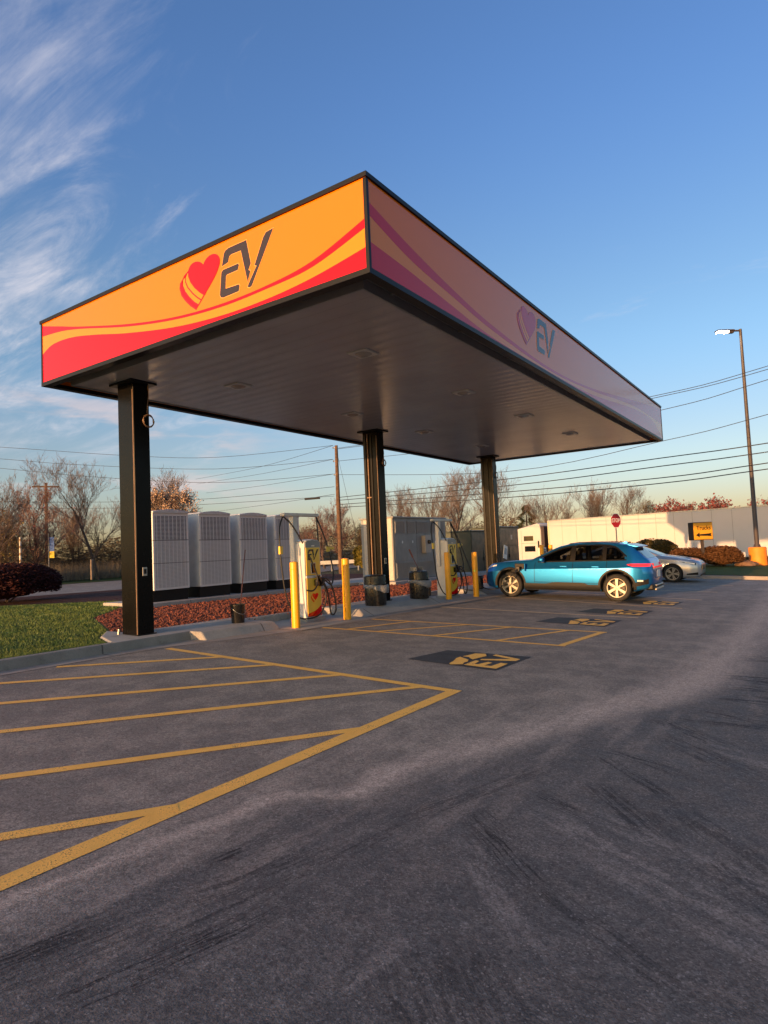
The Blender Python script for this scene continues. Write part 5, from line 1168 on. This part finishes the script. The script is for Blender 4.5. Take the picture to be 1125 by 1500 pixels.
for x in (13.0, 14.3):
    for y in (0.35, 2.2): wheel(tr_, x, y, 0.52, 0.52, -1 if y < 1 else 1, 8, 0.55, w_=0.5)
tk = empty('semi_tractor', (ax, ay, zt0), ang, label='white sleeper truck cab in front of the long trailer', cat='truck')
mb = MB(); mb.prism([(-0.75, 0.95), (-0.75, 3.55), (-0.85, 4.05), (-1.05, 4.12), (-3.0, 3.72), (-3.6, 3.15), (-4.1, 2.25), (-5.9, 1.95), (-6.4, 1.6), (-6.5, 0.6), (-5.6, 0.5), (-4.6, 0.55), (-3.4, 0.5)], lambda u, v, h: (u, h, v), 0.05, 2.5)
mb.build('cab', M['truckwhite'], tk, bevel=0.08, smooth='auto')
for z0, z1, x0, x1 in ((2.72, 3.12, -2.35, -1.45), (1.85, 2.30, -2.30, -1.30)):
    mb = MB(); mb.bb((x0, 0.03, z0), (x1, 0.05, z1)); mb.build('sleeper_window', M['glass'], tk, bevel=0.012)
mb = MB(); mb.prism([(-3.3, 2.05), (-3.95, 2.05), (-3.55, 2.75), (-3.3, 2.8)], lambda u, v, h: (u, h, v), 0.03, 0.05); mb.build('door_window', M['glass'], tk)
mb = MB(); mb.bb((-2.6, 0.035, 2.52), (-0.9, 0.05, 2.55)); mb.bb((-2.6, 0.035, 1.0), (-2.57, 0.05, 3.6)); mb.build('panel_line', M['galv'], tk)
mb = MB(); mb.bb((-0.72, 0.1, 0.95), (-0.45, 2.45, 3.85)); mb.build('side_fairing', mat('dark fairing', (0.035, 0.02, 0.02), 0.5), tk)
mb = MB(); mb.cyl((-0.95, -0.02, 1.2), (-0.95, -0.02, 2.7), 0.05, n=10); mb.build('grab_rail', M['trim'], tk)
mb = MB(); mb.bb((-6.0, 0.5, 0.55), (2.2, 2.0, 0.95)); mb.build('chassis', M['trim'], tk)
for x in (-5.3, -0.2, 1.1):
    for y in (0.28, 2.25): wheel(tk, x, y, 0.52, 0.52, -1 if y < 1 else 1, 8, 0.55, w_=0.42)

# ------------------------------------------------------------------ text helper
def text(s, size, loc, rot, mt, parent, name='lettering', ext=0.004, xs=1.0, space=1.0):
    c = bpy.data.curves.new('t', 'FONT'); c.body = s; c.size = size; c.extrude = ext; c.align_x = 'CENTER'; c.align_y = 'CENTER'; c.offset = size * 0.012; c.space_character = space
    o = bpy.data.objects.new('t', c); COL.objects.link(o); dg = bpy.context.evaluated_depsgraph_get(); dg.update()
    me = bpy.data.meshes.new_from_object(o.evaluated_get(dg), depsgraph=dg); bpy.data.objects.remove(o)
    me.materials.clear(); me.materials.append(mt); q = bpy.data.objects.new(name, me); COL.objects.link(q); q.parent = parent
    q.location = loc; q.rotation_euler = rot; q.scale = (xs, 1, 1); return q
# stop sign
sx, sy = -4.62, 28.4
st = empty('stop_sign', (sx, sy, gz(sx, sy) + 0.15), R(64), label='red octagonal stop sign on a thin post in front of the white trailer', cat='sign')
oct_ = [(0.40 * math.cos(R(22.5 + 45 * k)), 0.40 * math.sin(R(22.5 + 45 * k)) + 2.44) for k in range(8)]
mb = MB(); mb.prism(oct_, lambda u, v, h: (u, h, v), 0.0, 0.004); pb = mb.build('sign_border', M['signwhite'], st)
mb = MB(); mb.prism([(u * 0.94, (v - 2.44) * 0.94 + 2.44) for u, v in oct_], lambda u, v, h: (u, -h, v), 0.0, 0.004); mb.build('sign_face', M['signred'], st)
text('STOP', 0.30, (0, -0.006, 2.44), (R(90), 0, 0), M['signwhite'], st, xs=0.85)
mb = MB(); mb.bb((-0.03, 0.006, -0.2), (0.03, 0.045, 2.75)); mb.build('post', M['galv'], st)
# trucks sign
tx_, ty_ = -0.82, 29.9; zz_ = gz(tx_, ty_) + 0.15
ts = empty('direction_sign', (tx_, ty_, zz_), R(38), label='black framed yellow sign with a left arrow reading Trucks', cat='sign')
mb = MB(); mb.bb((-0.50, -0.14, 1.36), (0.50, 0.34, 2.27)); mb.build('cabinet', M['trim'], ts, bevel=0.01)
mb = MB(); mb.bb((-0.49, -0.17, 1.39), (0.49, -0.14, 2.24)); fc = mb.build('face_frame', M['signyellow'], ts)
mb = MB(); mb.bb((-0.46, -0.178, 1.42), (0.46, -0.170, 2.21)); mb.build('face', M['signyellow'], ts)
text('Trucks', 0.30, (0.02, -0.182, 1.97), (R(90), 0, 0), M['trim'], ts, xs=0.9)
mb = MB(); plate(mb, [(-0.40, 1.62), (-0.20, 1.75), (-0.22, 1.66), (0.20, 1.68), (0.42, 1.70), (0.38, 1.62), (0.42, 1.54), (0.20, 1.56), (-0.22, 1.58), (-0.20, 1.49)], lambda u, v, h: (u, -h, v), 0.178, 0.184); mb.build('arrow', M['trim'], ts)
mb = MB(); mb.bb((-0.06, -0.06, -0.3), (0.06, 0.06, 1.36)); mb.build('post', M['bronze'], ts)

# lamp post
lx, ly = 1.42, 32.3; zl = gz(lx, ly) + 0.1
lp = empty('lamp_post', (lx, ly, zl), label='tall bronze lamp post with lit LED head on an orange concrete base', cat='street lamp')
mb = MB(); mb.lathe([(0.42, -0.2), (0.42, 0.93), (0.40, 0.98), (0.14, 1.0), (0.001, 1.0)], n=28); mb.build('base', M['baseorange'], lp, smooth='auto')
mb = MB(); mb.lathe([(0.17, 1.0), (0.15, 1.10), (0.115, 1.16), (0.07, 12.55), (0.001, 12.56)], n=16); mb.build('pole', M['bronze'], lp, smooth='auto')
dr = Vector((-0.80, -0.60, 0)).normalized()
mb = MB(); mb.tube([Vector((0, 0, 12.47)), dr * 0.45 + Vector((0, 0, 12.47))], 0.05, 8); mb.build('arm', M['bronze'], lp)
hd = empty('lamp_head', tuple(dr * 0.40 + Vector((0, 0, 12.45))), math.atan2(dr.y, dr.x)); hd.parent = lp
mb = MB(); mb.bb((0, -0.17, -0.02), (0.92, 0.17, 0.06)); mb.bb((0.0, -0.10, -0.11), (0.28, 0.10, -0.02)); mb.build('housing', M['bronze'], hd, bevel=0.02)
mb = MB(); mb.bb((0.32, -0.14, -0.05), (0.86, 0.14, -0.02)); mb.build('led_lens', M['lens'], hd)

# ------------------------------------------------------------------ utility poles and wires
up = empty('utility_pole', (-23.35, 28.72, -0.2), label='tall wooden utility pole between the first charger and the middle column', cat='utility pole')
mb = MB(); mb.tube([(0, 0, 0), (-0.02, 0.0, 5), (0.05, -0.06, 9.15)], [0.17, 0.15, 0.11], 12); mb.build('pole', M['wood'], up, smooth='auto')
mb = MB()
for z_ in (9.0, 8.05, 7.1): mb.tube([(0.0, 0, z_), (-0.20, -0.10, z_ + 0.02)], 0.025, 6); mb.lathe([(0.02, 0), (0.05, 0.03), (0.03, 0.07), (0.05, 0.10), (0.02, 0.14)], c=(-0.20, -0.10, z_ - 0.05), n=10)
mb.build('insulators', M['galv'], up)
mb = MB(); mb.tube([(0.02, -0.04, 8.9), (1.9, 0.2, 0.2)], 0.012, 4); mb.build('guy_wire', M['cable'], up)
fp = empty('utility_pole', (-63, 29, -0.2), label='distant wooden utility pole with a crossarm among the bare trees at the left', cat='utility pole')
mb = MB(); mb.tube([(0, 0, 0), (0, 0, 10.3)], [0.2, 0.14], 8); mb.build('pole', M['wood'], fp)
mb = MB(); mb.box((0, 0, 9.9), (0.14, 2.6, 0.16), rz=R(-30)); mb.build('crossarm', M['wood'], fp)
W_ = [
 [(-23.18, 28.72, 8.75), (-9.45, 25.93, 8.04), (-1.29, 24.27, 7.92), (2.86, 23.43, 8.19), (12, 21.6, 9.3)],
 [(-23.18, 28.72, 8.70), (-9.46, 25.93, 7.85), (-1.3, 24.28, 7.83), (2.85, 23.43, 8.06), (12, 21.6, 9.15)],
 [(-23.24, 28.74, 7.85), (-9.52, 25.95, 7.04), (-0.99, 24.22, 7.24), (2.82, 23.44, 7.65), (12, 21.6, 8.9)],
 [(-23.34, 28.77, 6.9), (-9.63, 25.99, 5.46), (-1.23, 24.28, 5.85), (2.73, 23.47, 6.27), (12, 21.7, 7.6)],
 [(-23.39, 28.78, 5.3), (-9.66, 25.99, 5.05), (-1.49, 24.33, 5.09), (2.65, 23.49, 5.13), (12, 21.7, 5.5)],
 [(-23.41, 28.79, 5.1), (-9.68, 26.0, 4.69), (-1.51, 24.34, 4.73), (2.63, 23.5, 4.78), (12, 21.7, 5.1)],
 [(-23.4, 28.79, 4.8), (-9.7, 26.01, 4.36), (-1.55, 24.35, 4.21), (2.6, 23.51, 4.34), (12, 21.7, 4.7)],
 [(-23.4, 28.79, 4.6), (-9.72, 26.02, 4.06), (-1.56, 24.36, 3.97), (2.58, 23.52, 4.1), (12, 21.7, 4.4)],
 [(-23.44, 28.49, 8.95), (-30.22, 23.88, 8.48), (-35.68, 20.13, 8.92), (-42.66, 15.31, 9.87), (-52, 9, 11)],
 [(-23.51, 28.51, 7.98), (-30.35, 23.85, 7.67), (-38.01, 18.57, 8.37), (-42.71, 15.32, 9.05), (-52, 9, 10.4)],
 [(-23.57, 28.53, 6.95), (-30.42, 23.87, 6.72), (-37.68, 18.86, 7.54), (-42.76, 15.34, 8.39), (-52, 9, 9.8)],
 [(-23.55, 28.6, 6.06), (-30.49, 23.89, 5.62), (-35.91, 20.2, 5.67), (-42.92, 15.39, 6.05), (-52, 9, 6.8)],
 [(-23.62, 28.62, 5.41), (-30.51, 23.9, 5.24), (-35.93, 20.2, 5.24), (-42.93, 15.39, 5.61), (-52, 9, 6.2)],
 [(-23.44, 28.49, 8.95), (-37.95, 35.64, 9.6), (-61.11, 47.06, 11.48)],
 [(-23.5, 28.51, 7.98), (-38.01, 35.66, 8.94), (-60.48, 46.74, 10.78)],
 [(-23.57, 28.53, 6.95), (-38.09, 35.68, 7.84), (-56.11, 44.57, 9.17)],
 [(-23.46, 28.46, 5.52), (-34.85, 34.07, 5.9), (-53.94, 43.47, 6.69)]]
WL = ['topmost', 'second', 'third', 'fourth', 'fifth', 'sixth', 'seventh', 'lowest']
for i, P in enumerate(W_):
    mb = MB(); mb.tube(crom(P, 5), 0.022 if i in (5, 6, 7, 4) else 0.014, 5)
    o = mb.build('power_line', M['cable'], smooth=True)
    if i < 8: lb = WL[i] + ' of the eight power lines running right from the wooden pole'
    elif i < 13: lb = ['topmost', 'second', 'third', 'fourth', 'fifth'][i - 8] + ' of the five power lines running left behind the first column'
    else: lb = ['topmost', 'second', 'third', 'fourth'][i - 13] + ' of four power lines sloping into the distance left of the wooden pole'
    tag(o, lb, 'power line', 'power lines')
# line splice box
mb = MB(); mb.tube([(-24.4, 28.0, 5.32), (-25.3, 27.4, 5.28)], 0.07, 8); tag(mb.build('splice_case', M['cable'], smooth='auto'), 'thick black splice case hanging on the wires left of the wooden pole', 'splice case')

# ------------------------------------------------------------------ hedges and shrubs
def shrub(name, x, y, rx, ry, h, n, leaf, mt, label, cat='shrub', group=None, rz=0, ls=0.05, base=0.0, flat_=0.6, seed=1):
    rg = random.Random(seed); z0 = gz(x, y) + base
    t = empty(name, (x, y, z0), rz, label=label, cat=cat, group=group)
    mb = MB(); lumps = [(rg.uniform(0, 6.28), rg.uniform(-0.3, 1.2), rg.uniform(0.8, 1.12)) for _ in range(14)]
    for _ in range(n):
        a = rg.uniform(0, 6.28); el = math.asin(clamp(rg.uniform(-0.35, 1), -1, 1)); k = 1.0
        for la, le, lk in lumps:
            dd = (math.cos(a - la) * math.cos(el) * math.cos(le) + math.sin(el) * math.sin(le))
            if dd > 0.85: k = 0.6 * k + 0.4 * lk
        rr_ = k * (rg.uniform(0.80, 1.0) if rg.random() < 0.75 else rg.uniform(0.4, 0.85)); ce = math.cos(el) ** flat_
        p_ = Vector((rx * rr_ * ce * math.cos(a), ry * rr_ * ce * math.sin(a), h * (0.42 + 0.56 * rr_ * math.sin(el))))
        s = ls * rg.uniform(0.6, 1.5); q = Matrix.Rotation(rg.uniform(0, 6.28), 3, 'Z') @ Matrix.Rotation(rg.uniform(0, 3.14), 3, 'X')
        mb.add([p_ + q @ Vector(v) for v in ((-s, 0, 0), (0, -s * 0.5, 0.2 * s), (s, 0, 0), (0, s * 0.5, 0.2 * s))], [(0, 1, 2, 3)])
    mb.build('foliage', mt, t, fix=False)
    mb = MB()
    for _ in range(26):
        a = rg.uniform(0, 6.28); q = rg.uniform(0.3, 0.85)
        mb.tube([(0.15 * rx * math.cos(a), 0.15 * ry * math.sin(a), -0.05), (q * rx * 0.6 * math.cos(a), q * ry * 0.6 * math.sin(a), h * 0.35), (q * rx * math.cos(a), q * ry * math.sin(a), h * 0.7)], [0.02, 0.014, 0.006], 4)
    mb.build('stems', M['bark'], t)
    mb = MB(); mb.lathe([(0.001, 0.08 * h), (0.5, 0.16 * h), (0.72, 0.45 * h), (0.55, 0.72 * h), (0.001, 0.82 * h)], n=14)
    for i, v in enumerate(mb.v): mb.v[i] = (v[0] * rx, v[1] * ry, v[2])
    mb.build('inner_growth', mt, t, smooth=True)
    return t
shrub('shrub', -20.9, 5.3, 2.1, 2.2, 1.55, 26000, 0, M['barberry'], 'large dark red shrub on the lawn at the left edge', base=0.05, ls=0.045, seed=3)
shrub('hedge', -5.9, 31.5, 1.9, 0.9, 1.35, 7000, 0, M['hedge'], 'low hedge above the blue car roof, left of the taller green brown hedge', 'hedge', 'hedges by the truck lot', base=0.1, ls=0.06, seed=4)
shrub('hedge', -3.35, 31.0, 1.25, 0.95, 1.55, 7000, 0, M['hedge'], 'tallest rounded green brown hedge, above the silver car windscreen', 'hedge', 'hedges by the truck lot', base=0.1, ls=0.06, seed=5)
shrub('hedge', -1.55, 30.2, 1.05, 0.8, 1.02, 6000, 0, M['hedge2'], 'low rust brown hedge under the Trucks sign, left one of two', 'hedge', 'hedges by the truck lot', base=0.1, ls=0.055, seed=6)
shrub('hedge', -0.15, 30.6, 1.15, 0.85, 1.15, 7000, 0, M['hedge2'], 'low rust brown hedge right of the Trucks sign, beside the orange lamp base', 'hedge', 'hedges by the truck lot', base=0.1, ls=0.055, seed=7)
shrub('hedge', -22.6, 30.9, 1.15, 1.0, 2.0, 6000, 0, M['hedgey'], 'boxy yellow green hedge left of the middle column across the road', 'hedge', base=-0.05, ls=0.07, seed=8, flat_=0.35)
mb = MB(); mb.lathe([(0.001, 0.0), (0.45, 0.02), (0.5, 0.10), (0.35, 0.22), (0.001, 0.30)], n=14)
for i, v in enumerate(mb.v): mb.v[i] = (v[0] * rnd.uniform(0.85, 1.2) + 0.95, v[1] * rnd.uniform(0.85, 1.2) + 31.0, v[2] * rnd.uniform(0.8, 1.2) + gz(0.95, 31) + 0.15)
tag(mb.build('boulder', mat('brown stone', (0.20, 0.11, 0.06), 0.85, var=0.3, bump=0.5), smooth='auto'), 'small brown boulder at the foot of the rust hedge next to the lamp base', 'rock')

# ------------------------------------------------------------------ trees
def tree_mesh(seed, H=9.0, spread=0.5, levels=5, up=0.25, first=0.18, trunk_r=0.16, leafn=0, leafs=0.06, multi=1, dens=1.0):
    rg = random.Random(seed); tw = MB(); tk_ = MB(); tips = []
    def br(p, d, L, r, lv):
        n = 4 if lv < 2 else 3; pts = [p]; q = p.copy(); dd = d.copy()
        for i in range(n):
            dd = (dd + Vector((rg.gauss(0, 0.12), rg.gauss(0, 0.12), rg.gauss(0.03, 0.08) + up * 0.12))).normalized(); q = q + dd * (L / n); pts.append(q.copy())
        rad = [r * (1 - 0.55 * i / n) for i in range(n + 1)]
        (tk_ if lv == 0 else tw).tube(pts, rad, 7 if lv == 0 else (5 if lv == 1 else 3), cap=False)
        if lv >= 2: tips.extend(pts[1:])
        if lv >= levels: return
        kk = int(round({0: 9, 1: 7, 2: 5, 3: 4, 4: 3}.get(lv, 3) * dens))
        for i in range(kk):
            t = rg.uniform(first if lv == 0 else 0.15, 1.0) if i < kk - 1 else 1.0
            j = min(int(t * n), n - 1); b = pts[j].lerp(pts[j + 1], t * n - j)
            ax_ = (pts[j + 1] - pts[j]).normalized(); a = rg.uniform(0, 6.28)
            pv = Vector((math.cos(a), math.sin(a), rg.uniform(-0.1, 0.5))); pv = (pv - ax_ * pv.dot(ax_)).normalized()
            s_ = spread * rg.uniform(0.7, 1.3); nd_ = (ax_ * math.cos(s_) + pv * math.sin(s_)).normalized()
            nd_ = (nd_ + Vector((0, 0, up * 0.5))).normalized()
            br(b, nd_, L * rg.uniform(0.45, 0.68) * (1 - 0.25 * t if lv == 0 else 1), max(r * (1 - 0.5 * t) * 0.55, 0.009), lv + 1)
    for k in range(multi):
        a = rg.uniform(0, 6.28); lean = 0.0 if multi == 1 else 0.28
        br(Vector((0, 0, -0.2)), Vector((math.cos(a) * lean, math.sin(a) * lean, 1)).normalized(), H * (0.62 if multi == 1 else 0.5), trunk_r * (1 if multi == 1 else 0.6), 0)
    lf = None
    if leafn:
        lf = MB()
        for _ in range(leafn):
            p_ = tips[rg.randrange(len(tips))] + Vector((rg.gauss(0, 0.10), rg.gauss(0, 0.10), rg.gauss(0, 0.10))); s = leafs * rg.uniform(0.5, 1.5)
            q = Matrix.Rotation(rg.uniform(0, 6.28), 3, 'Z') @ Matrix.Rotation(rg.uniform(0, 3.14), 3, 'X')
            lf.add([p_ + q @ Vector(v) for v in ((-s, -s * 0.3, 0), (s * 0.2, -s, 0), (s, s * 0.4, 0), (-s * 0.3, s, 0))], [(0, 1, 2, 3)])
    return tk_, tw, lf
protos = {}
def proto(key, twig, leafm, **kw):
    tk_, tw, lf = tree_mesh(**kw)
    a = tk_.build('trunk', M['bark'], fix=False, smooth=True); b = tw.build('crown', M[twig], fix=False)
    c = lf.build('blossom' if 'blos' in key or 'red' in key else 'leaves', M[leafm], fix=False) if lf else None
    protos[key] = [x for x in (a, b, c) if x]; protos[key + '#'] = 0
proto('bare1', 'twig', None, seed=11, H=10, spread=0.55, dens=1.0)
proto('bare2', 'twig', None, seed=12, H=10, spread=0.48, multi=3, dens=0.85)
proto('bare3', 'twigred', 'redbud', seed=13, H=8, spread=0.6, leafn=700, leafs=0.05)
proto('blossom', 'twig', 'blossom', seed=14, H=8, spread=0.62, leafn=20000, leafs=0.05, dens=1.1)
proto('redbud', 'twigred', 'redbud', seed=15, H=7, spread=0.75, leafn=9000, leafs=0.085, multi=2)
proto('budding', 'twig', 'budgreen', seed=16, H=8, spread=0.55, leafn=3500, leafs=0.06, multi=2)
used = {}
def put(key, x, y, s, rz, label, name='bare_tree', group='trees beyond the lot', sz=1.0, base=0):
    if x < -36: s *= 0.82
    t = empty(name, (x, y, gz(x, y) + base), rz, label=label, cat='tree', group=group); t.scale = (s, s, s * sz)
    for o in protos[key]:
        c = o if key not in used else o.copy()
        if c is not o: COL.objects.link(c)
        c.parent = t
    used[key] = 1
    return t
# left group
put('bare2', -41.5, 14.2, 1.05, 0.3, 'tall bare multi stemmed tree cut off by the left edge of the photo')
put('budding', -46, 17.2, 0.95, 1.1, 'reddish budding tree above the left half of the dark red shrub', 'budding_tree')
put('bare3', -47.0, 19.7, 1.22, 2.2, 'slender red budded tree with twin tops, left of the distant utility pole', 'budding_tree')
put('bare1', -45.5, 24.2, 1.22, 0.0, 'big bare tree whose crown spreads just left of the first column')
put('bare2', -52.5, 26.2, 1.0, 1.9, 'bare tree directly behind the upper part of the first column')
put('bare1', -46, 29.0, 1.15, 3.9, 'bare greyish tree just right of the first column, behind the blossoming one')
put('blossom', -38.5, 26.6, 1.12, 0.8, 'pale blossoming tree above the first two power cabinets', 'blossom_tree')
put('blossom', -44, 31.5, 0.82, 2.9, 'smaller blossoming tree above the second power cabinet, right of the larger one', 'blossom_tree')
put('bare3', -60, 24.5, 1.15, 4.4, 'distant reddish tree behind the distant utility pole', 'budding_tree')
# middle group
put('bare3', -33, 38.5, 0.66, 0.5, 'small reddish tree left of the wooden pole, right of the charger', 'budding_tree')
put('bare3', -35, 43.0, 0.78, 1.6, 'small reddish tree right of the wooden pole', 'budding_tree')
put('bare2', -40, 44.0, 0.62, 2.4, 'low bare tree behind the wooden pole')
put('budding', -32, 43.5, 0.55, 3.0, 'low budding tree just left of the middle column above the boxy hedge', 'budding_tree')
put('bare1', -35, 55, 0.80, 1.2, 'slim bare tree above the grey switchgear cabinet')
put('bare2', -29.5, 52.5, 0.95, 0.2, 'broad bare tree left of the far column')
put('bare1', -26.0, 50.0, 0.92, 4.0, 'bare tree right behind the farther charger arm')
put('bare1', -20.9, 51.0, 0.90, 5.2, 'bare tree just right of the far column above the green cabinet')
put('bare2', -17.5, 53.5, 0.80, 3.3, 'bare tree above the white truck cab')
put('bare3', -31, 60, 0.85, 3.1, 'hazy reddish tree between the middle and far columns', 'budding_tree')
# right group
put('bare2', -19.5, 78, 1.06, 1.4, 'bare tree above the left end of the white trailer', base=0)
put('budding', -13.5, 82, 0.98, 0.4, 'budding tree above the trailer left of the stop sign', 'budding_tree')
put('bare1', -16.2, 74, 0.84, 2.9, 'bare tree above the trailer close to the stop sign')
for i, (x, y, s) in enumerate(((-10.5, 76, 1.12), (-7.6, 75, 1.02), (-4.6, 75, 1.10), (-1.2, 74, 1.02), (2.0, 74, 0.98))):
    put('redbud', x, y, s, i * 1.3, ['magenta flowering tree nearest the stop sign, above the trailer', 'second magenta flowering tree from the left above the trailer', 'magenta flowering tree in the middle of the row above the trailer', 'magenta flowering tree above the Trucks sign, second from the right', 'magenta flowering tree closest to the lamp post above the trailer'][i], 'flowering_tree', 'magenta flowering trees')
put('budding', 0.6, 84, 1.10, 5.0, 'green budding tree behind the magenta trees near the lamp post', 'budding_tree')
put('bare1', 6.5, 78, 0.9, 5.0, 'bare tree at the right edge beyond the lamp post')
# pine
def pine(x, y, H, label):
    t = empty('pine_tree', (x, y, gz(x, y)), label=label, cat='tree', group='trees beyond the lot'); rg = random.Random(5)
    mb = MB(); mb.tube([(0, 0, -0.2), (0, 0, H * 0.95)], [0.2, 0.04], 7); mb.build('trunk', M['bark'], t)
    mb = MB()
    for _ in range(5000):
        k = rg.random() ** 0.7; z_ = H * (0.15 + 0.85 * k); rr_ = (1 - k) ** 0.7 * H * 0.45 * (0.75 + 0.35 * math.sin(z_ * 6)) * rg.uniform(0.4, 1); a = rg.uniform(0, 6.28)
        p_ = Vector((rr_ * math.cos(a), rr_ * math.sin(a), z_ - rr_ * 0.15)); s = rg.uniform(0.08, 0.20); o_ = Vector((math.cos(a), math.sin(a), -0.2)) * s
        mb.add([p_, p_ + o_ + Vector((0.03, 0.04, 0.0)), p_ + o_ * 1.1 + Vector((-0.04, 0.02, 0.07))], [(0, 1, 2)])
    mb.build('crown', M['pine'], t, fix=False)
pine(-22.8, 62, 5.7, 'round topped dark evergreen tree between the far column and the trailer')
# brush band: far-off undergrowth, uncountable
mb = MB(); rg = random.Random(9)
for _ in range(16000):
    t_ = rg.random(); x = -43.5 - 6 * rg.random() + 0.0 * t_; y = 8 + 30 * t_; x += (y - 8) * -0.12
    h = rg.uniform(0.6, 1.7); a = rg.uniform(0, 6.28); wd = 0.012
    z0 = gz(x, y) + 0.1; q = Vector((rg.gauss(0, 0.16), rg.gauss(0, 0.16), h))
    mb.add([(x - wd * math.sin(a), y + wd * math.cos(a), z0), (x + wd * math.sin(a), y - wd * math.cos(a), z0), (x + q.x, y + q.y, z0 + h)], [(0, 1, 2)])
tag(mb.build('tall_weeds', M['straw'], fix=False), 'dry tall weeds along the far side of the road at the left', 'weeds', kind='stuff')
mb = MB()
def brush(n, fx, fy, hmax, hm):
    for _ in range(n):
        t_ = rg.random(); x, y = fx(t_), fy(t_); x += rg.gauss(0, 1.5); y += rg.gauss(0, 1.5)
        z0 = gz(x, y); zz_ = z0 + hmax * (0.55 + 0.45 * math.sin(t_ * 37) * math.sin(t_ * 13)) * rg.random() ** 0.8; s = rg.uniform(0.05, 0.16); q = Matrix.Rotation(rg.uniform(0, 6.28), 3, 'Z') @ Matrix.Rotation(rg.uniform(0, 3.14), 3, 'X')
        p_ = Vector((x, y, zz_)); mb.add([p_ + q @ Vector(v) for v in ((-s * 1.8, -s * 0.12, 0), (s * 1.8, 0, 0), (-s * 1.2, s * 0.25, 0))], [(0, 1, 2)])
brush(46000, lambda t: -52 - 3 * t, lambda t: 12 + 26 * t, 5.0, 0)
brush(15000, lambda t: -44 + 14 * t, lambda t: 42 + 12 * t, 2.6, 0)
brush(14000, lambda t: -30 + 16 * t, lambda t: 60 + 4 * t, 3.0, 0)
brush(22000, lambda t: -24 + 42 * t, lambda t: 86 + 2 * t, 4.2, 0)
tag(mb.build('far_brush', M['straw2'], fix=False), 'tangled leafless brush filling the space under the far trees', 'brush', kind='stuff')
# distant tree line
mb = MB()
for i in range(60000):
    a = R(95 + 100 * rg.random()) ; rr_ = rg.uniform(170, 230); x, y = rr_ * math.cos(a), rr_ * math.sin(a)
    h = 6.5 + 2.5 * math.sin(a * 23) + 1.5 * math.sin(a * 61); z_ = -0.5 + h * rg.random() ** 0.7; s = rg.uniform(0.15, 0.5)
    q = Matrix.Rotation(rg.uniform(0, 6.28), 3, 'Z') @ Matrix.Rotation(rg.uniform(0, 3.14), 3, 'X'); p_ = Vector((x, y, z_))
    mb.add([p_ + q @ Vector(v) for v in ((-s, -s * 0.3, 0), (s, -s * 0.2, 0), (0, s * 0.8, 0))], [(0, 1, 2)])
tag(mb.build('far_woods', M['straw2'], fix=False), 'far-off line of bare woods along the horizon', 'woods', kind='stuff')

# ------------------------------------------------------------------ small far things
t = empty('feather_flag', (-44.6, 19.6, 0.3), label='blue and yellow vertical banner among the bare trees at the left', cat='flag')
mb = MB(); mb.tube([(0, 0, 0), (0.02, 0, 3.6)], 0.03, 6); mb.build('pole', M['galv'], t)
mb = MB(); mb.box((0.2, 0.15, 2.75), (0.35, 0.02, 1.1), rz=R(35)); mb.build('blue_cloth', mat('blue cloth', (0.03, 0.10, 0.35), 0.7, var=0.2), t)
mb = MB(); mb.box((0.2, 0.15, 1.95), (0.35, 0.02, 0.5), rz=R(35)); mb.build('yellow_cloth', mat('yellow cloth', (0.55, 0.42, 0.03), 0.7, var=0.2), t)
t = empty('fence_post', (-41.8, 21.4, 0.25), label='weathered wooden post in the dry weeds by the road', cat='post')
mb = MB(); mb.box((0, 0, 0.7), (0.14, 0.14, 1.5)); mb.build('post', mat('grey wood', (0.22, 0.17, 0.13), 0.85, var=0.3), t, bevel=0.01)
mb = MB(); mb.bb((-0.09, -0.09, 1.45), (0.09, 0.09, 1.49)); mb.build('cap', M['galv'], t)
t = empty('marker_post', (-43.0, 16.75, 0.25), label='tall striped orange and white post behind the dark red shrub', cat='post')
mb = MB(); mb.tube([(0, 0, 0), (0, 0, 3.3)], 0.07, 8); mb.build('post', M['offwhite'], t)
mb = MB()
for k in range(6): mb.tube([(0, 0, 0.5 + 0.5 * k), (0, 0, 0.7 + 0.5 * k)], 0.073, 8)
mb.build('stripes', mat('faded orange', (0.30, 0.20, 0.11), 0.6), t)
# guard rail beyond the road
t = empty('guard_rail', (-26.5, 34.0, gz(-26.5, 34)), R(36), label='pale horizontal guard rail beyond the road, between the first charger and the middle column', cat='guard rail')
mb = MB(); mb.bb((-6.0, -0.04, 0.50), (7.5, 0.04, 0.80)); mb.build('rail', mat('pale rail', (0.42, 0.40, 0.37), 0.5, var=0.1), t, bevel=0.02)
for k in range(7): mb = MB(); mb.bb((-5.8 + 2.1 * k, 0.041, -0.1), (-5.7 + 2.1 * k, 0.15, 0.75)); mb.build('post', M['galv'], t)

scn.render.engine = 'CYCLES'
